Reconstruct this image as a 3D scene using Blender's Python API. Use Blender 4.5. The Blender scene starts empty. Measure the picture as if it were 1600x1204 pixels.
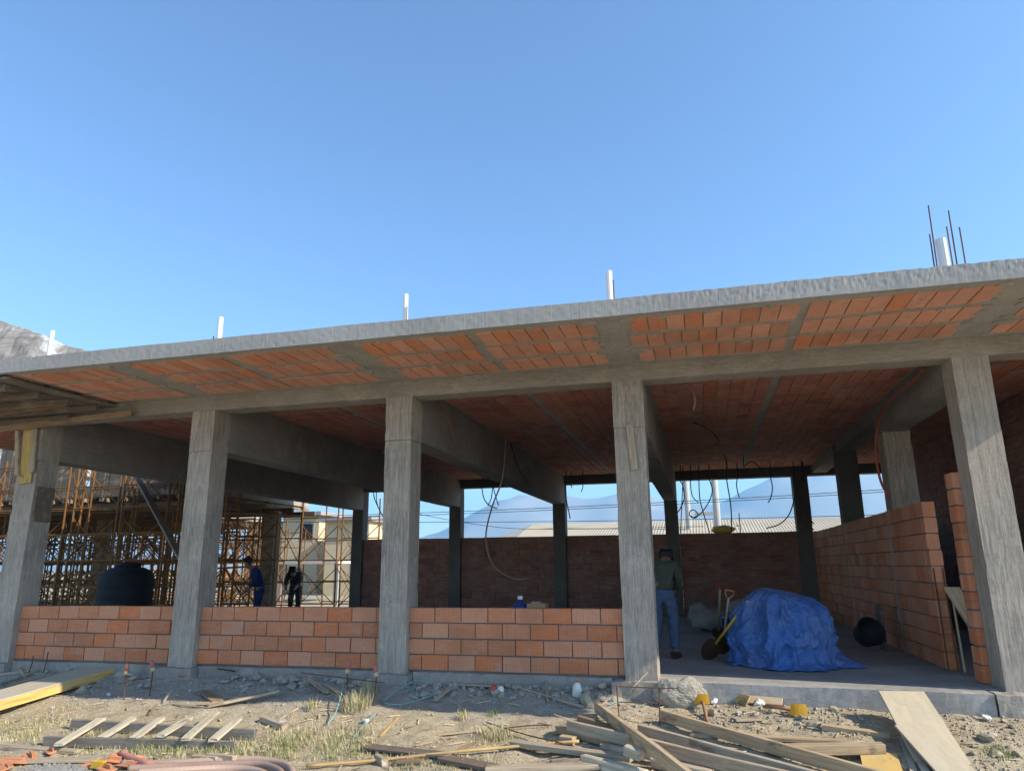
import bpy, bmesh, math, random
from mathutils import Vector, Matrix, noise as mn
random.seed(11)
rnd = random.uniform
sc = bpy.context.scene
COL = sc.collection
V = Vector
# ------------------------------------------------------------------ camera
CAM = V((3.874, -8.434, 1.224)); FPX = 1117.5
CR = V((0.96769509, 0.25195344, -0.00925627)); CU = V((0.07023992, -0.23415197, 0.96965933)); CF = V((-0.24214163, 0.93898473, 0.2442849))
cd = bpy.data.cameras.new('camera'); cam = bpy.data.objects.new('camera', cd); COL.objects.link(cam)
M = Matrix(((CR.x, CU.x, -CF.x, CAM.x), (CR.y, CU.y, -CF.y, CAM.y), (CR.z, CU.z, -CF.z, CAM.z), (0, 0, 0, 1)))
cam.matrix_world = M
cd.sensor_fit = 'HORIZONTAL'; cd.sensor_width = 36; cd.lens = FPX / 1600 * 36; cd.clip_end = 20000; cd.clip_start = .05
sc.camera = cam

def ray(u, v): return CR * ((u - 800) / FPX) - CU * ((v - 602) / FPX) + CF
def at_ax(u, v, ax, val):
    d = ray(u, v); t = (val - CAM[ax]) / d[ax]; return CAM + d * t
def at_x(u, v, x): return at_ax(u, v, 0, x)
def at_y(u, v, y): return at_ax(u, v, 1, y)
def at_z(u, v, z): return at_ax(u, v, 2, z)
def sm(a, b, x):
    t = max(0., min(1., (x - a) / (b - a))); return t * t * (3 - 2 * t)
def gz(x, y):
    z = -.2 - .24 * sm(-.1, -2.6, y)
    if x < 3.2: z += .085 * sm(-.42, -.02, y) * sm(3.1, 2.7, x) * (1 if y < .3 else 0)
    if -9 < y < .3 and -9 < x < 10:
        z += .085 * math.exp(-((x + .35) / .55) ** 2 - ((y + .62) / .28) ** 2)
        z += .05 * math.exp(-((x - 2.0) / .6) ** 2 - ((y + .3) / .25) ** 2)
        z += .04 * mn.noise(V((x * 1.3, y * 1.3, 3.1))) + .018 * mn.noise(V((x * 4, y * 4, 7.7))) + .008 * mn.noise(V((x * 11, y * 11, 1.7)))
    return z
def G(u, v, h=0., edge=-.035):
    """where the view ray meets the soil; it stops short of the building's front face"""
    d = ray(u, v); t0 = (-4.5 - CAM.y) / d.y; p0 = CAM + d * t0; st = .02 / d.y; p = p0
    for _ in range(400):
        q = p + d * st
        if q.z <= gz(q.x, q.y) or (edge is not None and q.y > edge): break
        p = q
    if h:
        z = gz(p.x, p.y)
        for _ in range(6): p = at_z(u, v, z + h); z = gz(p.x, min(p.y, -.03))
        return V((p.x, p.y, z + h))
    return V((p.x, p.y, gz(p.x, p.y)))

# ------------------------------------------------------------------ materials
class NT:
    def __init__(s, name):
        s.m = bpy.data.materials.new(name); s.m.use_nodes = True
        s.t = s.m.node_tree; s.b = s.t.nodes['Principled BSDF']; s.tc = s.n('ShaderNodeTexCoord'); s.oi = s.n('ShaderNodeObjectInfo')
        s.b.inputs['Specular IOR Level'].default_value = .3
    def n(s, ty, **k):
        x = s.t.nodes.new(ty)
        for a, b in k.items(): setattr(x, a, b)
        return x
    def l(s, a, b): s.t.links.new(a, b)
    def set(s, sock, val):
        if hasattr(val, 'links') or isinstance(val, bpy.types.NodeSocket): s.l(val, sock)
        else: sock.default_value = val
    def coord(s, scale=(1, 1, 1), world=False, rnd_off=True):
        src = s.tc.outputs['Object']
        if world: src = s.n('ShaderNodeNewGeometry').outputs['Position']
        elif rnd_off:
            a = s.n('ShaderNodeVectorMath', operation='MULTIPLY_ADD'); s.l(s.oi.outputs['Random'], a.inputs[0])
            a.inputs[1].default_value = (37, 51, 23); s.l(src, a.inputs[2]); src = a.outputs[0]
        m = s.n('ShaderNodeVectorMath', operation='MULTIPLY'); s.l(src, m.inputs[0]); m.inputs[1].default_value = scale
        return m.outputs[0]
    def noise(s, co, scale=5, detail=5, rough=.6, dist=0):
        x = s.n('ShaderNodeTexNoise'); s.l(co, x.inputs['Vector']); x.inputs['Scale'].default_value = scale
        x.inputs['Detail'].default_value = detail; x.inputs['Roughness'].default_value = rough; x.inputs['Distortion'].default_value = dist
        return x.outputs['Fac']
    def ramp(s, f, pts):
        r = s.n('ShaderNodeValToRGB'); s.l(f, r.inputs[0]); e = r.color_ramp.elements
        while len(e) < len(pts): e.new(.5)
        for i, (p, c) in enumerate(pts):
            e[i].position = p; e[i].color = (c, c, c, 1) if isinstance(c, (int, float)) else (*c, 1)
        return r.outputs[0]
    def mix(s, f, a, b, mode='MIX'):
        x = s.n('ShaderNodeMix', data_type='RGBA', blend_type=mode)
        s.set(x.inputs[0], f)
        for sk, val in ((x.inputs[6], a), (x.inputs[7], b)):
            if isinstance(val, tuple): sk.default_value = (*val, 1) if len(val) == 3 else val
            else: s.l(val, sk)
        return x.outputs[2]
    def math(s, op, a, b=0.):
        x = s.n('ShaderNodeMath', operation=op); s.set(x.inputs[0], a); s.set(x.inputs[1], b); return x.outputs[0]
    def bump(s, h, strength=.3, dist=.01, prev=None):
        x = s.n('ShaderNodeBump'); s.l(h, x.inputs['Height']); x.inputs['Strength'].default_value = strength; x.inputs['Distance'].default_value = dist
        if prev: s.l(prev, x.inputs['Normal'])
        return x.outputs[0]
    def done(s, color, rough=.85, nrm=None, metal=0.):
        if isinstance(color, tuple): s.b.inputs['Base Color'].default_value = (*color, 1)
        else: s.l(color, s.b.inputs['Base Color'])
        s.set(s.b.inputs['Roughness'], rough)
        s.b.inputs['Metallic'].default_value = metal
        if nrm: s.l(nrm, s.b.inputs['Normal'])
        return s.m

def tuple_scale(t, sock):
    m = t.n('ShaderNodeVectorMath', operation='ADD'); t.l(sock, m.inputs[0]); m.inputs[1].default_value = (7.3, 1.9, 4.4); return m.outputs[0]
def m_concrete(name, a, b, streak=(9, 9, .55), white=.25, world=False, bumpy=.35):
    t = NT(name); co = t.coord((1, 1, 1), world); cs = t.coord(streak, world)
    big = t.noise(co, 1.6, 4); st = t.noise(cs, 3.2, 6, .65, .6); fine = t.noise(co, 45, 4, .7)
    c = t.mix(t.ramp(big, [(.3, 0.), (.7, 1.)]), a, b)
    c = t.mix(t.ramp(st, [(.38, .0), (.47, .5), (.51, .05), (.62, .45), (.8, .1)]), c, tuple(x * .55 for x in a))
    c = t.mix(t.ramp(t.noise(co, .9, 5, .6), [(.45, 0.), (.62, .5)]), c, tuple(x * .55 for x in a))
    c = t.mix(t.ramp(t.noise(co, 2.7, 6, .7), [(.56, 0.), (.68, .4)]), c, tuple(min(1, x * 1.3) for x in b))
    wl = t.ramp(t.noise(cs, 4.5, 7, .7, 1.2), [(.53, 0.), (.565, white), (.59, 0.)])
    c = t.mix(wl, c, tuple(min(1, x * 1.75) for x in b))
    pit = t.ramp(t.noise(co, 15, 2, .5), [(.70, 0.), (.74, .55)])
    c = t.mix(pit, c, tuple(x * .5 for x in a))
    c = t.mix(.10, c, t.ramp(fine, [(.3, .12), (.7, .55)]))
    wav = t.noise(tuple_scale(t, cs), 1.5, 5, .6, 2.2); c = t.mix(t.ramp(wav, [(.44, 0.), (.5, white * .9), (.56, 0.)]), c, tuple(min(1, x * 1.35) for x in b))
    h = t.math('ADD', t.math('MULTIPLY', st, .8), t.math('MULTIPLY', fine, .5))
    return t.done(c, .9, t.bump(h, bumpy, .012))
MC = m_concrete('column_concrete', (.295, .252, .205), (.44, .38, .312), (9, 9, .42), .45)
MCB = m_concrete('shade_toned_concrete', (.10, .09, .082), (.15, .137, .125), (9, 9, .5), .15)  # interior shade put into the colour of the rear columns and back beam
MB_ = m_concrete('beam_concrete', (.31, .272, .225), (.43, .38, .315), (1.1, 9, 9), .2)
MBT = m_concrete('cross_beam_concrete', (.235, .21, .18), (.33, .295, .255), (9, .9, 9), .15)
MFL = m_concrete('floor_concrete', (.34, .325, .30), (.44, .42, .385), (1.2, 2, 2), .05)
MPL = m_concrete('plinth_concrete', (.29, .258, .22), (.41, .365, .31), (3, 3, 3), .1, bumpy=.8)

def m_fascia():
    t = NT('slab_edge_concrete'); co = t.coord((1, 1, 1)); cv = t.coord((1, 1, .06))
    rid = t.noise(cv, 42, 3, .6); big = t.noise(co, 1.1, 5); fine = t.noise(co, 60, 4, .7)
    c = t.mix(t.ramp(big, [(.3, 0.), (.7, 1.)]), (.30, .28, .255), (.40, .378, .345))
    c = t.mix(t.ramp(rid, [(.35, .22), (.6, 0.)]), c, (.27, .265, .26))
    c = t.mix(t.ramp(t.noise(t.coord((.5, .5, 3)), 3.1, 5, .7), [(.5, 0.), (.7, .4)]), c, (.27, .26, .245))
    c = t.mix(t.ramp(t.noise(co, 14, 3), [(.62, 0.), (.7, .7)]), c, (.18, .175, .17))
    h = t.math('ADD', t.math('MULTIPLY', rid, 1.), t.math('MULTIPLY', fine, .5))
    return t.done(c, .92, t.bump(h, .3, .012))
MFA = m_fascia()
def m_soffit():
    t = NT('soffit_concrete'); co = t.coord((1, 1, 1)); big = t.noise(co, 2.2, 5); fine = t.noise(co, 30, 5, .7)
    c = t.mix(t.ramp(big, [(.3, 0.), (.7, 1.)]), (.33, .295, .25), (.47, .425, .365))
    c = t.mix(.25, c, t.ramp(fine, [(.3, .08), (.7, .5)]))
    return t.done(c, .9, t.bump(fine, .6, .02))
MSO = m_soffit()
def m_brick(name, base, var, groove=True):
    t = NT(name); g = t.n('ShaderNodeNewGeometry'); ri = g.outputs['Random Per Island']; co = t.coord((1, 1, 1))
    c = t.ramp(ri, [(0., tuple(x * .8 for x in base)), (.25, base), (.7, var), (.9, (base[0] * 1.05, base[1] * .82, base[2] * .6)), (1., tuple(x * .7 for x in base))])
    st = t.noise(t.coord((1, 1, 5)), 3.5, 5, .65, .8)
    c = t.mix(t.ramp(st, [(.45, 0.), (.68, .38)]), c, (.62, .34, .23))
    c = t.mix(t.ramp(t.noise(t.coord((.8, .8, 4)), 9, 3, .5, 1.5), [(.58, 0.), (.61, .35), (.64, 0.)]), c, (.16, .07, .04))
    c = t.mix(t.ramp(t.noise(co, 4, 6, .7), [(.58, 0.), (.70, .6)]), c, (.40, .355, .31))
    c = t.mix(t.ramp(t.noise(co, 1.3, 4, .6), [(.48, 0.), (.7, .45)]), c, tuple(x * .55 for x in base))
    fine = t.noise(co, 80, 3)
    h = fine
    if groove:
        w = t.n('ShaderNodeTexWave', bands_direction='DIAGONAL'); t.l(t.coord((1, 1, 0), rnd_off=False), w.inputs['Vector']); w.inputs['Scale'].default_value = 17; w.inputs['Distortion'].default_value = .3
        h = t.math('ADD', t.math('MULTIPLY', w.outputs['Fac'], .7), t.math('MULTIPLY', fine, .4))
        c = t.mix(t.math('MULTIPLY', t.math('SUBTRACT', 1., w.outputs['Fac']), .12), c, (.22, .09, .045))
    return t.done(c, .85, t.bump(h, .35, .006))
MBR = m_brick('hollow_clay_brick', (.60, .235, .115), (.64, .30, .175))
MBRD = m_brick('shade_toned_brick', (.26, .125, .10), (.29, .15, .12))  # darker brick colour carries the interior shade of the rear walls
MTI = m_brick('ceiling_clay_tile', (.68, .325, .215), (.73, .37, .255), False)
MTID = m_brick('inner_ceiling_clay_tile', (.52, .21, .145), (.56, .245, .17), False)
def m_plain(name, c, rough=.7, scale=8, amt=.35, metal=0., bump=.15, dark=.55, world=False):
    t = NT(name); co = t.coord((1, 1, 1), world); f = t.noise(co, scale, 5, .65)
    cc = t.mix(t.math('MULTIPLY', t.ramp(f, [(.35, 0.), (.7, 1.)]), amt), c, tuple(x * dark for x in c))
    return t.done(cc, rough, t.bump(t.noise(co, scale * 5, 3), bump, .01), metal)
MMO = m_plain('mortar', (.20, .175, .155), .95, 20)
MRU = m_plain('rusty_steel', (.16, .075, .04), .8, 14, .6, .2)
MSC = m_plain('scaffold_paint', (.22, .10, .026), .7, 5, .6)
MWH = m_plain('white_plastic', (.75, .74, .70), .45, 6, .25, 0, .05, .75)
MRED = m_plain('red_plastic', (.5, .06, .04), .4, 9, .3)
MYEL = m_plain('yellow_paint', (.75, .45, .05), .5, 9, .4, 0, .2, .6)
MYB = m_plain('yellow_plastic', (.75, .58, .06), .45, 5, .2)
MBLK = m_plain('black_rubber', (.018, .018, .02), .6, 6, .3)
MTANK = m_plain('tank_plastic', (.012, .014, .017), .7, 4, .3)
MJEAN = m_plain('denim', (.075, .115, .19), .9, 9, .5, 0, .3)
MOLV = m_plain('olive_cloth', (.07, .08, .055), .9, 8, .4)
MBLU = m_plain('blue_cloth', (.02, .035, .13), .9, 8, .4)
MDARK = m_plain('dark_cloth', (.03, .03, .035), .9, 8, .4)
MWCL = m_plain('white_cloth', (.7, .7, .68), .9, 8, .2)
MSKIN = m_plain('skin', (.30, .16, .10), .55, 8, .15, 0, .05)
MHAIR = m_plain('hair', (.015, .012, .01), .6, 20, .3)
MSHOE = m_plain('shoe_leather', (.05, .035, .025), .6, 12, .3)
MBLUEP = m_plain('blue_bottle_plastic', (.02, .055, .19), .25, 5, .15)
MCARD = m_plain('cardboard', (.50, .28, .15), .9, 5, .2)
MHOSE = m_plain('corrugated_hose', (.36, .24, .185), .6, 3, .4)
MHOSO = m_plain('orange_conduit', (.30, .085, .04), .6, 3, .3)
MHOSD = m_plain('dark_conduit', (.07, .045, .035), .6, 3, .3)
MPINK = m_plain('pink_hose', (.60, .24, .17), .55, 4, .25)
MTEAL = m_plain('teal_cord', (.22, .42, .38), .6, 6, .3)
MSACK = m_plain('dusty_sack', (.30, .28, .25), .95, 5, .4, 0, .5)
MGRAV = m_plain('grey_stone', (.36, .335, .30), .95, 9, .5, 0, .5)
MTAN = m_plain('tan_clod', (.40, .34, .245), .95, 9, .5, 0, .5)
MCHUNK = m_plain('broken_concrete', (.42, .375, .31), .95, 16, .55, 0, 1.)
MSHARD = m_plain('clay_shard', (.56, .24, .12), .85, 7, .4)
MHOUSE = m_plain('cream_render', (.66, .55, .36), .9, 1.5, .2)
MHOU2 = m_plain('grey_render', (.36, .34, .33), .9, 1.5, .2)
MGLASS = m_plain('dark_pane', (.03, .035, .04), .15, 2, .1)
MPOLE = m_plain('pole_concrete', (.45, .44, .42), .9, 4, .2)
MWIRE = m_plain('wire', (.02, .02, .02), .6)
MBAMB = m_plain('bamboo', (.50, .33, .14), .6, 7, .4)
MREED = m_plain('dry_reed', (.52, .44, .28), .8, 9, .3)

def m_wood():
    t = NT('sawn_wood'); co = t.coord((.6, 9, 9)); g = t.noise(co, 3.5, 7, .65, .8); oc = t.oi.outputs['Color']
    c = t.mix(t.ramp(g, [(.35, .55), (.6, 0.)]), oc, (.12, .085, .055)); 
    c2 = t.mix(t.ramp(t.noise(t.coord((1, 3, 3)), 2.2, 5), [(.52, 0.), (.72, .55)]), c, (.47, .41, .32))
    c3 = t.mix(t.ramp(t.noise(t.coord((1, 2, 2)), 3.1, 3), [(.60, 0.), (.66, .6)]), c2, (.13, .10, .075))
    return t.done(c3, .82, t.bump(g, .5, .006))
MWOOD = m_wood()
def m_plywood():
    t = NT('worn_plywood'); co = t.coord((1.2, 6, 6)); g = t.noise(co, 2.5, 6, .6, .5); oc = t.oi.outputs['Color']
    c = t.mix(t.ramp(g, [(.3, .3), (.6, 0.)]), oc, (.30, .24, .16))
    c = t.mix(t.ramp(t.noise(t.coord((1, 1, 1)), 3.5, 6, .7), [(.5, 0.), (.75, .6)]), c, (.50, .47, .41))
    c = t.mix(t.ramp(t.noise(t.coord((2, 2, 2)), 6, 4), [(.62, 0.), (.7, .35)]), c, (.28, .23, .17))
    return t.done(c, .85, t.bump(t.noise(t.coord((1, 1, 1)), 50, 4), .25, .005))
MPLY = m_plywood()
def m_tarp():
    t = NT('blue_tarpaulin'); co = t.coord((1, 1, 1)); d = t.noise(co, 3, 6, .7)
    c = t.mix(t.ramp(d, [(.45, 0.), (.75, .55)]), (.06, .155, .42), (.23, .245, .30))
    c = t.mix(t.ramp(t.noise(co, 9, 3), [(.6, 0.), (.7, .35)]), c, (.015, .06, .27))
    vz = t.n('ShaderNodeTexVoronoi', feature='DISTANCE_TO_EDGE'); t.l(t.coord((1, 1, 1)), vz.inputs['Vector']); vz.inputs['Scale'].default_value = 7.5
    w = t.math('ADD', t.noise(co, 26, 4, .6), t.math('MULTIPLY', vz.outputs[0], 1.6))
    return t.done(c, .45, t.bump(w, .7, .03))
MTARP = m_tarp()
def m_ground():
    t = NT('earth'); co = t.coord((1, 1, 1), True)
    big = t.noise(co, .9, 6, .65); mid = t.noise(co, 6, 6, .7); fine = t.noise(co, 42, 5, .75)
    sand = t.mix(t.ramp(big, [(.3, 0.), (.7, 1.)]), (.50, .405, .26), (.57, .48, .335))
    sand = t.mix(t.ramp(mid, [(.4, .55), (.6, 0.)]), sand, (.29, .23, .145))
    grey = t.mix(t.ramp(mid, [(.35, 0.), (.65, 1.)]), (.36, .315, .255), (.49, .44, .365))
    sep = t.n('ShaderNodeSeparateXYZ'); t.l(co, sep.inputs[0])
    yy = t.math('ADD', sep.outputs[1], t.math('MULTIPLY', t.math('SUBTRACT', mid, .5), 1.2))
    f = t.n('ShaderNodeMapRange'); t.l(yy, f.inputs[0]); f.inputs[1].default_value = -1.15; f.inputs[2].default_value = -.55; f.interpolation_type = 'SMOOTHSTEP'
    far = t.n('ShaderNodeMapRange'); t.l(sep.outputs[1], far.inputs[0]); far.inputs[1].default_value = 0.; far.inputs[2].default_value = 2.; far.inputs[3].default_value = 1.; far.inputs[4].default_value = .2
    xm = t.n('ShaderNodeMapRange'); t.l(sep.outputs[0], xm.inputs[0]); xm.inputs[1].default_value = 2.4; xm.inputs[2].default_value = 3.2; xm.inputs[3].default_value = 1.; xm.inputs[4].default_value = .05
    c = t.mix(t.math('MULTIPLY', t.math('MULTIPLY', f.outputs[0], far.outputs[0]), xm.outputs[0]), sand, grey)
    c = t.mix(t.ramp(fine, [(.36, .6), (.55, 0.)]), c, (.15, .125, .09))
    c = t.mix(t.ramp(t.noise(co, 85, 3), [(.62, 0.), (.7, .5)]), c, (.58, .53, .44))
    h = t.math('ADD', t.math('MULTIPLY', mid, 1.), t.math('MULTIPLY', fine, .45))
    return t.done(c, .95, t.bump(h, .8, .035))
MGND = m_ground()
def m_leaf(name, a, b):
    t = NT(name); g = t.n('ShaderNodeNewGeometry'); c = t.ramp(g.outputs['Random Per Island'], [(0., a), (.6, b), (1., tuple(x * 1.25 for x in b))])
    return t.done(c, .7)
MGRASS = m_leaf('grass_blade', (.24, .23, .10), (.52, .44, .25))
MGREEN = m_leaf('green_grass_blade', (.12, .17, .05), (.28, .30, .12))
MHILL = m_plain('dry_hill', (.42, .40, .37), .95, .004, .5, 0, 0, .5, True)
def m_sheet():
    t = NT('roof_sheet'); co = t.coord((1, 1, 1)); c = t.mix(t.ramp(t.noise(co, .7, 5), [(.3, 0.), (.7, 1.)]), (.42, .345, .235), (.50, .42, .30))
    return t.done(c, .7)
MSHEET = m_sheet()
def m_shell():
    t = NT('mottled_concrete'); co = t.coord((.35, 1, 1)); f = t.noise(co, 1.1, 7, .72, .8)
    c = t.ramp(f, [(.33, (.17, .15, .13)), (.5, (.33, .30, .27)), (.58, (.66, .66, .66)), (.7, (.36, .33, .30))])
    return t.done(c, .9, t.bump(f, .5, .1))
MSHELL = m_shell()

# ------------------------------------------------------------------ mesh helpers
def finish(name, bm, mat, parent=None, smooth=False, bevel=0., loc=None, mw=None, wpos=True):
    if bevel: bmesh.ops.bevel(bm, geom=bm.edges[:], offset=bevel, segments=1, affect='EDGES', clamp_overlap=True)
    bmesh.ops.recalc_face_normals(bm, faces=bm.faces[:])
    me = bpy.data.meshes.new(name); bm.to_mesh(me); bm.free()
    for m in (mat if isinstance(mat, (list, tuple)) else [mat]): me.materials.append(m)
    if smooth: me.shade_smooth()
    o = bpy.data.objects.new(name, me); COL.objects.link(o)
    if parent: o.parent = parent
    if loc is not None: o.location = loc
    if mw is not None: o.matrix_world = mw
    return o
def box(bm, lo, hi, mi=0):
    vs = [bm.verts.new((x, y, z)) for x in (lo[0], hi[0]) for y in (lo[1], hi[1]) for z in (lo[2], hi[2])]
    for f in ((0, 1, 3, 2), (4, 6, 7, 5), (0, 4, 5, 1), (2, 3, 7, 6), (0, 2, 6, 4), (1, 5, 7, 3)):
        bm.faces.new([vs[i] for i in f]).material_index = mi
    return vs
def gridbox(bm, lo, hi, step=.1, amp=0., seed=0., fs=6.):
    """box whose faces are cut into a grid and pushed about by noise, so cast faces and edges are not ruler straight"""
    L = [max(1, round((hi[i] - lo[i]) / step)) for i in range(3)]
    vd = {}
    def vt(i, j, k):
        key = (i, j, k)
        if key not in vd:
            p = V([lo[a] + (hi[a] - lo[a]) * (i, j, k)[a] / L[a] for a in range(3)])
            d = mn.noise_vector(p * fs + V((seed, seed * 2, 0))) * amp + mn.noise_vector(p * 1.3 + V((seed, 0, 4))) * amp
            vd[key] = bm.verts.new(p + d)
        return vd[key]
    for a in range(3):
        b, c = (a + 1) % 3, (a + 2) % 3
        for s in (0, L[a]):
            for i in range(L[b]):
                for j in range(L[c]):
                    q = []
                    for (di, dj) in ((0, 0), (1, 0), (1, 1), (0, 1)):
                        k = [0, 0, 0]; k[a] = s; k[b] = i + di; k[c] = j + dj; q.append(vt(*k))
                    bm.faces.new(q)
def tube(bm, pts, r, n=8, taper=1., ribs=False):
    pts = [V(p) for p in pts]; rings = []; N = len(pts)
    up = V((0, 0, 1))
    for i, p in enumerate(pts):
        d = (pts[min(i + 1, N - 1)] - pts[max(i - 1, 0)]).normalized()
        if abs(d.dot(up)) > .95: up = V((1, .2, 0)).normalized() if abs(d.x) < .9 else V((0, 1, 0))
        a = d.cross(up).normalized(); b = a.cross(d)
        rr = r * (1 + (taper - 1) * i / max(1, N - 1)) * ((1.07 if i % 2 else .94) if ribs else 1)
        rings.append([bm.verts.new(p + (a * math.cos(t) + b * math.sin(t)) * rr) for t in [2 * math.pi * k / n for k in range(n)]])
        up = b
    for A, B in zip(rings, rings[1:]):
        for k in range(n): bm.faces.new((A[k], A[(k + 1) % n], B[(k + 1) % n], B[k]))
    bm.faces.new(rings[0][::-1]); bm.faces.new(rings[-1])
def spline(pts, n=6):
    pts = [V(p) for p in pts]; P = [pts[0] * 2 - pts[1]] + pts + [pts[-1] * 2 - pts[-2]]; out = []
    for i in range(1, len(P) - 2):
        for k in range(n):
            t = k / n; a, b, c, d = P[i - 1:i + 3]
            out.append(.5 * ((2 * b) + (c - a) * t + (2 * a - 5 * b + 4 * c - d) * t * t + (3 * b - a - 3 * c + d) * t ** 3))
    return out + [pts[-1]]
def lathe(bm, prof, n=24, c=(0, 0, 0)):
    rings = [[bm.verts.new((c[0] + r * math.cos(2 * math.pi * k / n), c[1] + r * math.sin(2 * math.pi * k / n), c[2] + z)) for k in range(n)] for r, z in prof]
    for A, B in zip(rings, rings[1:]):
        for k in range(n): bm.faces.new((A[k], A[(k + 1) % n], B[(k + 1) % n], B[k]))
    bm.faces.new(rings[0][::-1]); bm.faces.new(rings[-1])
def tag(o, label=None, cat=None, group=None, kind=None):
    if label: o['label'] = label
    if cat: o['category'] = cat
    if group: o['group'] = group
    if kind: o['kind'] = kind
    return o
def empty(name, loc=(0, 0, 0), rz=0., **k):
    o = bpy.data.objects.new(name, None); COL.objects.link(o); o.location = loc; o.rotation_euler = (0, 0, rz); o.empty_display_size = .1
    return tag(o, **k)
def copy_tree(o, parent=None):
    c = o.copy(); COL.objects.link(c); c.parent = parent
    for ch in list(o.children): copy_tree(ch, c)
    return c
def frame_mw(p0, p1, roll=0.):
    p0, p1 = V(p0), V(p1); x = (p1 - p0).normalized(); y = V((0, 0, 1)).cross(x)
    if y.length < 1e-4: y = V((0, 1, 0))
    y.normalize(); z = x.cross(y)
    R = Matrix((x, y, z)).transposed().to_4x4()
    return Matrix.Translation((p0 + p1) / 2) @ R @ Matrix.Rotation(roll, 4, 'X')
WOODC = {'grey': (.47, .38, .27, 1), 'tan': (.53, .385, .225, 1), 'brown': (.30, .205, .125, 1), 'pale': (.60, .52, .38, 1), 'new': (.62, .41, .13, 1), 'ply': (.55, .46, .32, 1), 'dark': (.17, .13, .10, 1)}
def plank(name, p0, p1, w, t, col='grey', roll=0., mat=None, parent=None, warp=.006, jag=.012, **k):
    """sawn board along its own X, w wide, t thick, slightly warped, with ragged ends"""
    p0, p1 = V(p0), V(p1); L = (p1 - p0).length; bm = bmesh.new(); n = max(2, int(L / .15)); sd = rnd(0, 99); rings = []
    for i in range(n + 1):
        x = -L / 2 + L * i / n; dy = mn.noise(V((x * 1.1, sd, 0))) * warp * 2; dz = mn.noise(V((x * 1.1, sd, 5))) * warp; ch = min(w, t) * .08
        pr = []
        for sy, sz in ((-1, -1), (1, -1), (1, 1), (-1, 1)):
            for (ax, az) in (((0, ch) if sy * sz > 0 else (ch, 0)), ((ch, 0) if sy * sz > 0 else (0, ch))):
                ex = rnd(-jag, jag) if i in (0, n) else 0
                pr.append(bm.verts.new((x + ex, dy + sy * (w / 2 - ax), dz + sz * (t / 2 - az))))
        rings.append(pr)
    for A, B in zip(rings, rings[1:]):
        for q in range(8): bm.faces.new((A[q], A[(q + 1) % 8], B[(q + 1) % 8], B[q]))
    bm.faces.new(rings[0][::-1]); bm.faces.new(rings[-1])
    o = finish(name, bm, mat or MWOOD, mw=frame_mw(p0, p1, roll))
    c = WOODC[col] if isinstance(col, str) else col; j = rnd(.9, 1.1); o.color = (c[0] * j, c[1] * j, c[2] * j, 1)
    if parent:
        m = o.matrix_world.copy(); o.parent = parent; o.matrix_local = parent_inv(parent) @ m
    return tag(o, **k)
def parent_inv(p):
    return (Matrix.Translation(p.location) @ p.rotation_euler.to_matrix().to_4x4()).inverted()
def put(o, parent):
    """parent keeping the world place (thing empties have plain location and rotation)"""
    m = o.matrix_world.copy() if o.matrix_world != Matrix() else Matrix.Translation(o.location)
    o.parent = parent; o.matrix_local = parent_inv(parent) @ m; return o

# ------------------------------------------------------------------ ground
def coords(lo, hi, step, far):
    a = []; x = lo
    while x <= hi + 1e-6: a.append(x); x += step
    s = step; left = [lo]; right = [a[-1]]
    while right[-1] < far: s *= 1.35; right.append(right[-1] + s); left.append(left[-1] - s)
    return left[:0:-1] + a + right[1:]
bm = bmesh.new(); xs = coords(-5, 8, .035, 9000); ys = coords(-3.2, .15, .03, 9000)
gv = [[bm.verts.new((x, y, gz(x, y))) for y in ys] for x in xs]
for i in range(len(xs) - 1):
    for j in range(len(ys) - 1): bm.faces.new((gv[i][j], gv[i + 1][j], gv[i + 1][j + 1], gv[i][j + 1]))
g = finish('ground', bm, MGND, smooth=True); tag(g, kind='structure')

# ------------------------------------------------------------------ building
XA, XB, XC, XD, XE, W, DP = -5.91, -2.95, 0., 2.95, 6.631, .357, .357
HB, HT, HS, HTOP, OV, YD = 3.3725, 2.829, 3.586, 3.7585, 1.778, 10.757
XL, XR = -9.6, 8.63
bld = empty('concrete_building', (0, 0, 0), label='unfinished concrete building with clay tile ceiling and low brick walls', cat='building')
def part(name, bm, mat, parent=None, smooth=False, bevel=0., label=None, loc=None):
    o = finish(name, bm, mat, parent or bld, smooth, bevel, loc)
    if label: o['label'] = label
    return o
def column(x, y, w, d, z0, zt, joint=None, foot=None, seed=0, mat=None):
    bm = bmesh.new()
    if joint:
        gridbox(bm, (0, 0, z0), (w, d, joint), .09, .0045, seed); gridbox(bm, (-.004, -.004, joint + .004), (w + .003, d, zt), .08, .004, seed + 5)
    else: gridbox(bm, (0, 0, z0), (w, d, zt), .12, .004, seed)
    for v in bm.verts:
        ex = min(abs(v.co.x), abs(v.co.x - w)); ey = min(abs(v.co.y), abs(v.co.y - d))
        if ex < .02 and ey < .02 and mn.noise(V((v.co.x * 3 + seed * 7, v.co.y * 3, v.co.z * 5.5))) > .42:
            v.co.x += .008 * (1 if v.co.x < w / 2 else -1); v.co.y += .008 * (1 if v.co.y < d / 2 else -1)
    c = part('column', bm, mat or MC, loc=(x, y, 0))
    if foot:
        bm = bmesh.new(); gridbox(bm, (foot[0] - x, foot[1] - y, foot[2]), (foot[3] - x, foot[4] - y, -.006), .05, .014, seed + 9, 9)
        part('footing', bm, MPL, c)
    return c
fl = -.006
column(XA, 0, W, DP, -.5, HB, 2.80, (XA - .1, -.09, -.5, XA + W + .06, .3), 1)
column(XB, 0, W, DP, -.02, HB, 2.80, (XB - .2, -.1, -.5, XB + W + .08, .3), 2)
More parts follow.
